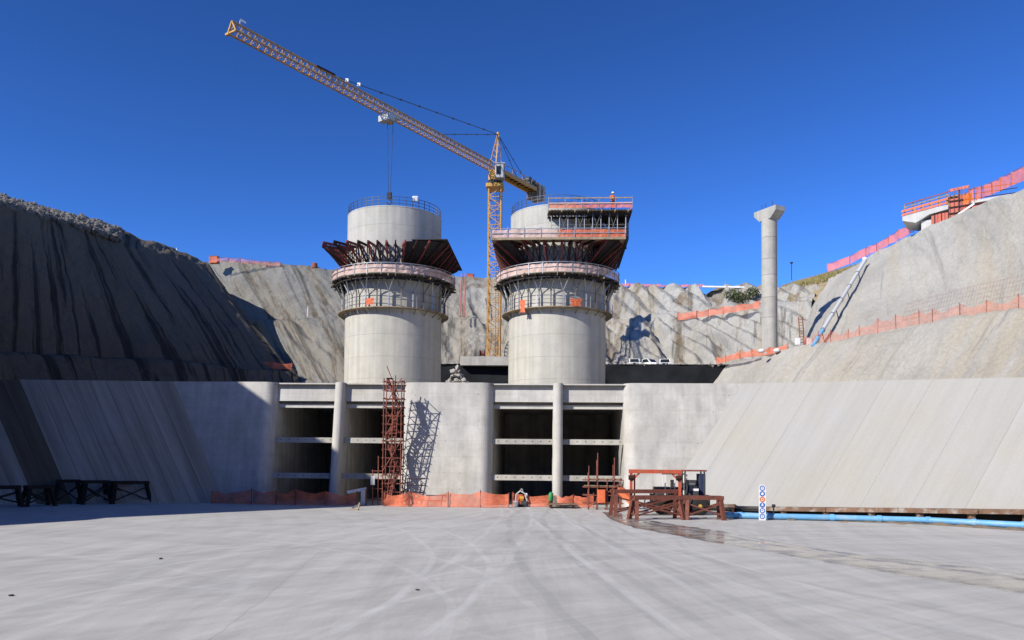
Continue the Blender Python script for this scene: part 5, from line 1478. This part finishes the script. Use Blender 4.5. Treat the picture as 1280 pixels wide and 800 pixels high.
# ================================================================== PARKED CARS
def car(px, label, body='paint_white', first=[None]):
    p = at_d(px, 460.8, 119.5); p.z = ZB
    if first[0] is None:
        t = thing('parked_car', label, 'car', p, 'white vehicles parked below the back slope')
        def pr(prof, w, nm, mat, par=None, inset=0):     # side profile (y, z) extruded in x, front towards -y
            b = MB(); n = len(prof)
            P = [(-w / 2, y, z) for y, z in prof] + [(w / 2, y, z) for y, z in prof]
            b.add(P, [tuple(range(n - 1, -1, -1)), tuple(range(n, 2 * n))] + [(i, (i + 1) % n, n + (i + 1) % n, n + i) for i in range(n)])
            return b.build(nm, mat, par or t, (0, 0, 0))
        bd = pr([(-2.2, .35), (2.3, .35), (2.35, .95), (1.2, 1.0), (-1.0, 1.0), (-2.1, .88), (-2.25, .7)], 1.8, 'body', body)
        cb_ = pr([(-.95, .99), (.95, .99), (.75, 1.62), (-.25, 1.65)], 1.55, 'cabin', body)
        b = MB(); b.add([(-.68, -.92, 1.05), (.68, -.92, 1.05), (.6, -.33, 1.58), (-.6, -.33, 1.58)], [(0, 1, 2, 3)]); 
        o = b.build('windscreen', 'glass_dark', cb_, (0, 0, 0)); o.location = (0, -.02, .01)
        for s in (-1, 1):
            b = MB(); b.add([(s * .78, -.65, 1.08), (s * .78, .78, 1.08), (s * .78, .66, 1.55), (s * .78, -.2, 1.58)], [(0, 1, 2, 3) if s > 0 else (3, 2, 1, 0)]); o = b.build('side_window', 'glass_dark', cb_, (0, 0, 0)); o.location = (s * .006, 0, 0)
            MB().cbox(s * .68 - .17, s * .68 + .17, -2.29, -2.2, .62, .8, .03).build('headlight', 'pvc_grey', t, (0, 0, 0))
        MB().cbox(-.42, .42, -2.29, -2.24, .58, .8, .03).build('grille', 'dark_steel', t, (0, 0, 0))
        MB().cbox(-.9, .9, -2.36, -2.2, .33, .55, .04).build('bumper', 'machine_grey', t, (0, 0, 0))
        wl = MB().lathe([(.1, -.11), (.33, -.11), (.36, -.05), (.36, .05), (.33, .11), (.1, .11)], (0, 0, 0), 18).mesh('wheel', 'tyre')
        for x in (-.82, .82):
            for y in (-1.4, 1.45):
                w = inst('wheel', wl, t, (x, y, .36)); w.rotation_euler = (0, math.pi / 2, 0)
        first[0] = t; return t
    t = copy_tree(first[0]); t.location = p; t['label'] = label; return t
car(792.5, 'white car parked below the back slope, nearest the right tower')
c2 = car(812, 'white car parked in the middle of the three'); c2.rotation_euler.z = .7
c3 = car(831, 'white car parked below the back slope, farthest right'); c3.rotation_euler.z = -.12

# ================================================================== WORKER ON THE UPPER PLATFORM
def worker(label, pos, rz, vest):
    t = thing('person', label, 'person', pos); t.rotation_euler.z = rz
    J = {'pel': (0, 0, .95, .14, .11), 'sp': (0, 0, 1.15, .14, .1), 'ch': (0, 0, 1.36, .17, .11), 'nk': (0, 0, 1.5, .06, .06), 'hd': (0, -.02, 1.6, .075, .085), 'ht': (0, -.02, 1.71, .08, .09), 'tp': (0, -.01, 1.77, .05, .05)}
    E_ = [('pel', 'sp'), ('sp', 'ch'), ('ch', 'nk'), ('nk', 'hd'), ('hd', 'ht'), ('ht', 'tp')]
    for s, n_ in ((-1, 'l'), (1, 'r')):
        J.update({n_ + 'sh': (s * .2, 0, 1.42, .065, .065), n_ + 'el': (s * .27, -.08, 1.16, .05, .05), n_ + 'wr': (s * .2, -.3, 1.06, .036, .036), n_ + 'ha': (s * .18, -.38, 1.05, .04, .025),
                  n_ + 'hp': (s * .1, 0, .9, .09, .09), n_ + 'kn': (s * .11, -.03, .5, .065, .065), n_ + 'an': (s * .12, .02, .09, .045, .045), n_ + 'to': (s * .13, -.14, .04, .045, .035)})
        E_ += [('ch', n_ + 'sh'), (n_ + 'sh', n_ + 'el'), (n_ + 'el', n_ + 'wr'), (n_ + 'wr', n_ + 'ha'), ('pel', n_ + 'hp'), (n_ + 'hp', n_ + 'kn'), (n_ + 'kn', n_ + 'an'), (n_ + 'an', n_ + 'to')]
        for fi in range(5):
            k = n_ + 'f%d' % fi; dx = (fi - 2) * .02
            J[k] = (s * .18 + dx, -.44 + (.03 if fi in (0, 4) else 0), 1.04, .009, .009); E_.append((n_ + 'ha', k))
    ks = list(J); me = bpy.data.meshes.new('body')
    me.from_pydata([J[k][:3] for k in ks], [(ks.index(a), ks.index(b)) for a, b in E_], [])
    o = bpy.data.objects.new('body', me); col.objects.link(o); o.parent = t
    md = o.modifiers.new('skin', 'SKIN'); o.modifiers.new('sub', 'SUBSURF').levels = 1
    if me.skin_vertices:
        for i, k in enumerate(ks):
            me.skin_vertices[0].data[i].radius = J[k][3:5]; me.skin_vertices[0].data[i].use_root = (k == 'pel')
    me.materials.append(MAT['skin'])
    MB().lathe([(.16, .93), (.19, 1.0), (.185, 1.2), (.215, 1.38), (.16, 1.47), (.085, 1.5)], (0, 0, 0), 18).build('vest', vest, t, (0, 0, 0))
    for s in (-1, 1):
        b = MB(); b.tube((s * .1, 0, .95), (s * .11, -.03, .5), .115, 12, .085); b.tube((s * .11, -.03, .52), (s * .12, .02, .1), .085, 12, .065); b.build('trouser_leg', 'cloth_navy', t, (0, 0, 0))
        b = MB(); b.tube((s * .19, 0, 1.44), (s * .27, -.08, 1.16), .085, 10, .065); b.tube((s * .27, -.08, 1.17), (s * .21, -.27, 1.07), .065, 10, .05); b.build('sleeve', vest, t, (0, 0, 0))
    MB().lathe([(.155, 1.69), (.135, 1.7), (.13, 1.76), (.1, 1.83), (.04, 1.86)], (0, -.015, 0), 16).build('helmet', 'paint_white', t, (0, 0, 0))
    MB().lathe([(.035, 1.615), (.012, 1.64)], (0, -.115, 0), 6).build('nose', 'skin', t, (0, 0, 0))
    return t
px_ = xpx(766, 255, TY - 5.6)
worker('worker in orange vest and white helmet on the upper platform of the right tower', (px_, TY - 5.6, ZU), .4, 'cloth_orange')

# ================================================================== LITTER ON THE SLAB
lit = [(14, 745, .06, 'dark concrete chip on the slab near the left edge of the picture'), (201, 699, .06, 'dark concrete chip on the slab left of the crack'), (522, 738, .055, 'dark concrete chip on the slab at the centre foreground')]
for i, (px, py, r, lb) in enumerate(lit):
    p = fl(px, py); v, fs = stone_mesh(r, 90 + i)
    b = MB().add([(p.x + x * 1.3, p.y + y * 1.2, max(z * .5 + .02, .002)) for x, y, z in v], fs); tag(b.build('concrete_chip', 'chip'), lb, 'debris', 'chips scattered on the slab')
# small level tripod lying before the stair scaffold
p = fl(437, 637.5); q = fl(448, 638)
o = thing('timber_offcut', 'pale timber offcuts on the slab in front of the stair scaffold', 'timber', p)
MB().bar(p + Zv * .04, q + Zv * .04, .12, .08).build('batten', 'plank_wood', o); MB().bar(q + Zv * .08, q + Vector((.05, .1, .5)), .07).build('upright_batten', 'plank_wood', o); MB().bar(p + Vector((.1, .2, .12)), p + Vector((.5, .5, .3)), .16, .1).build('block', 'galvanised', o)
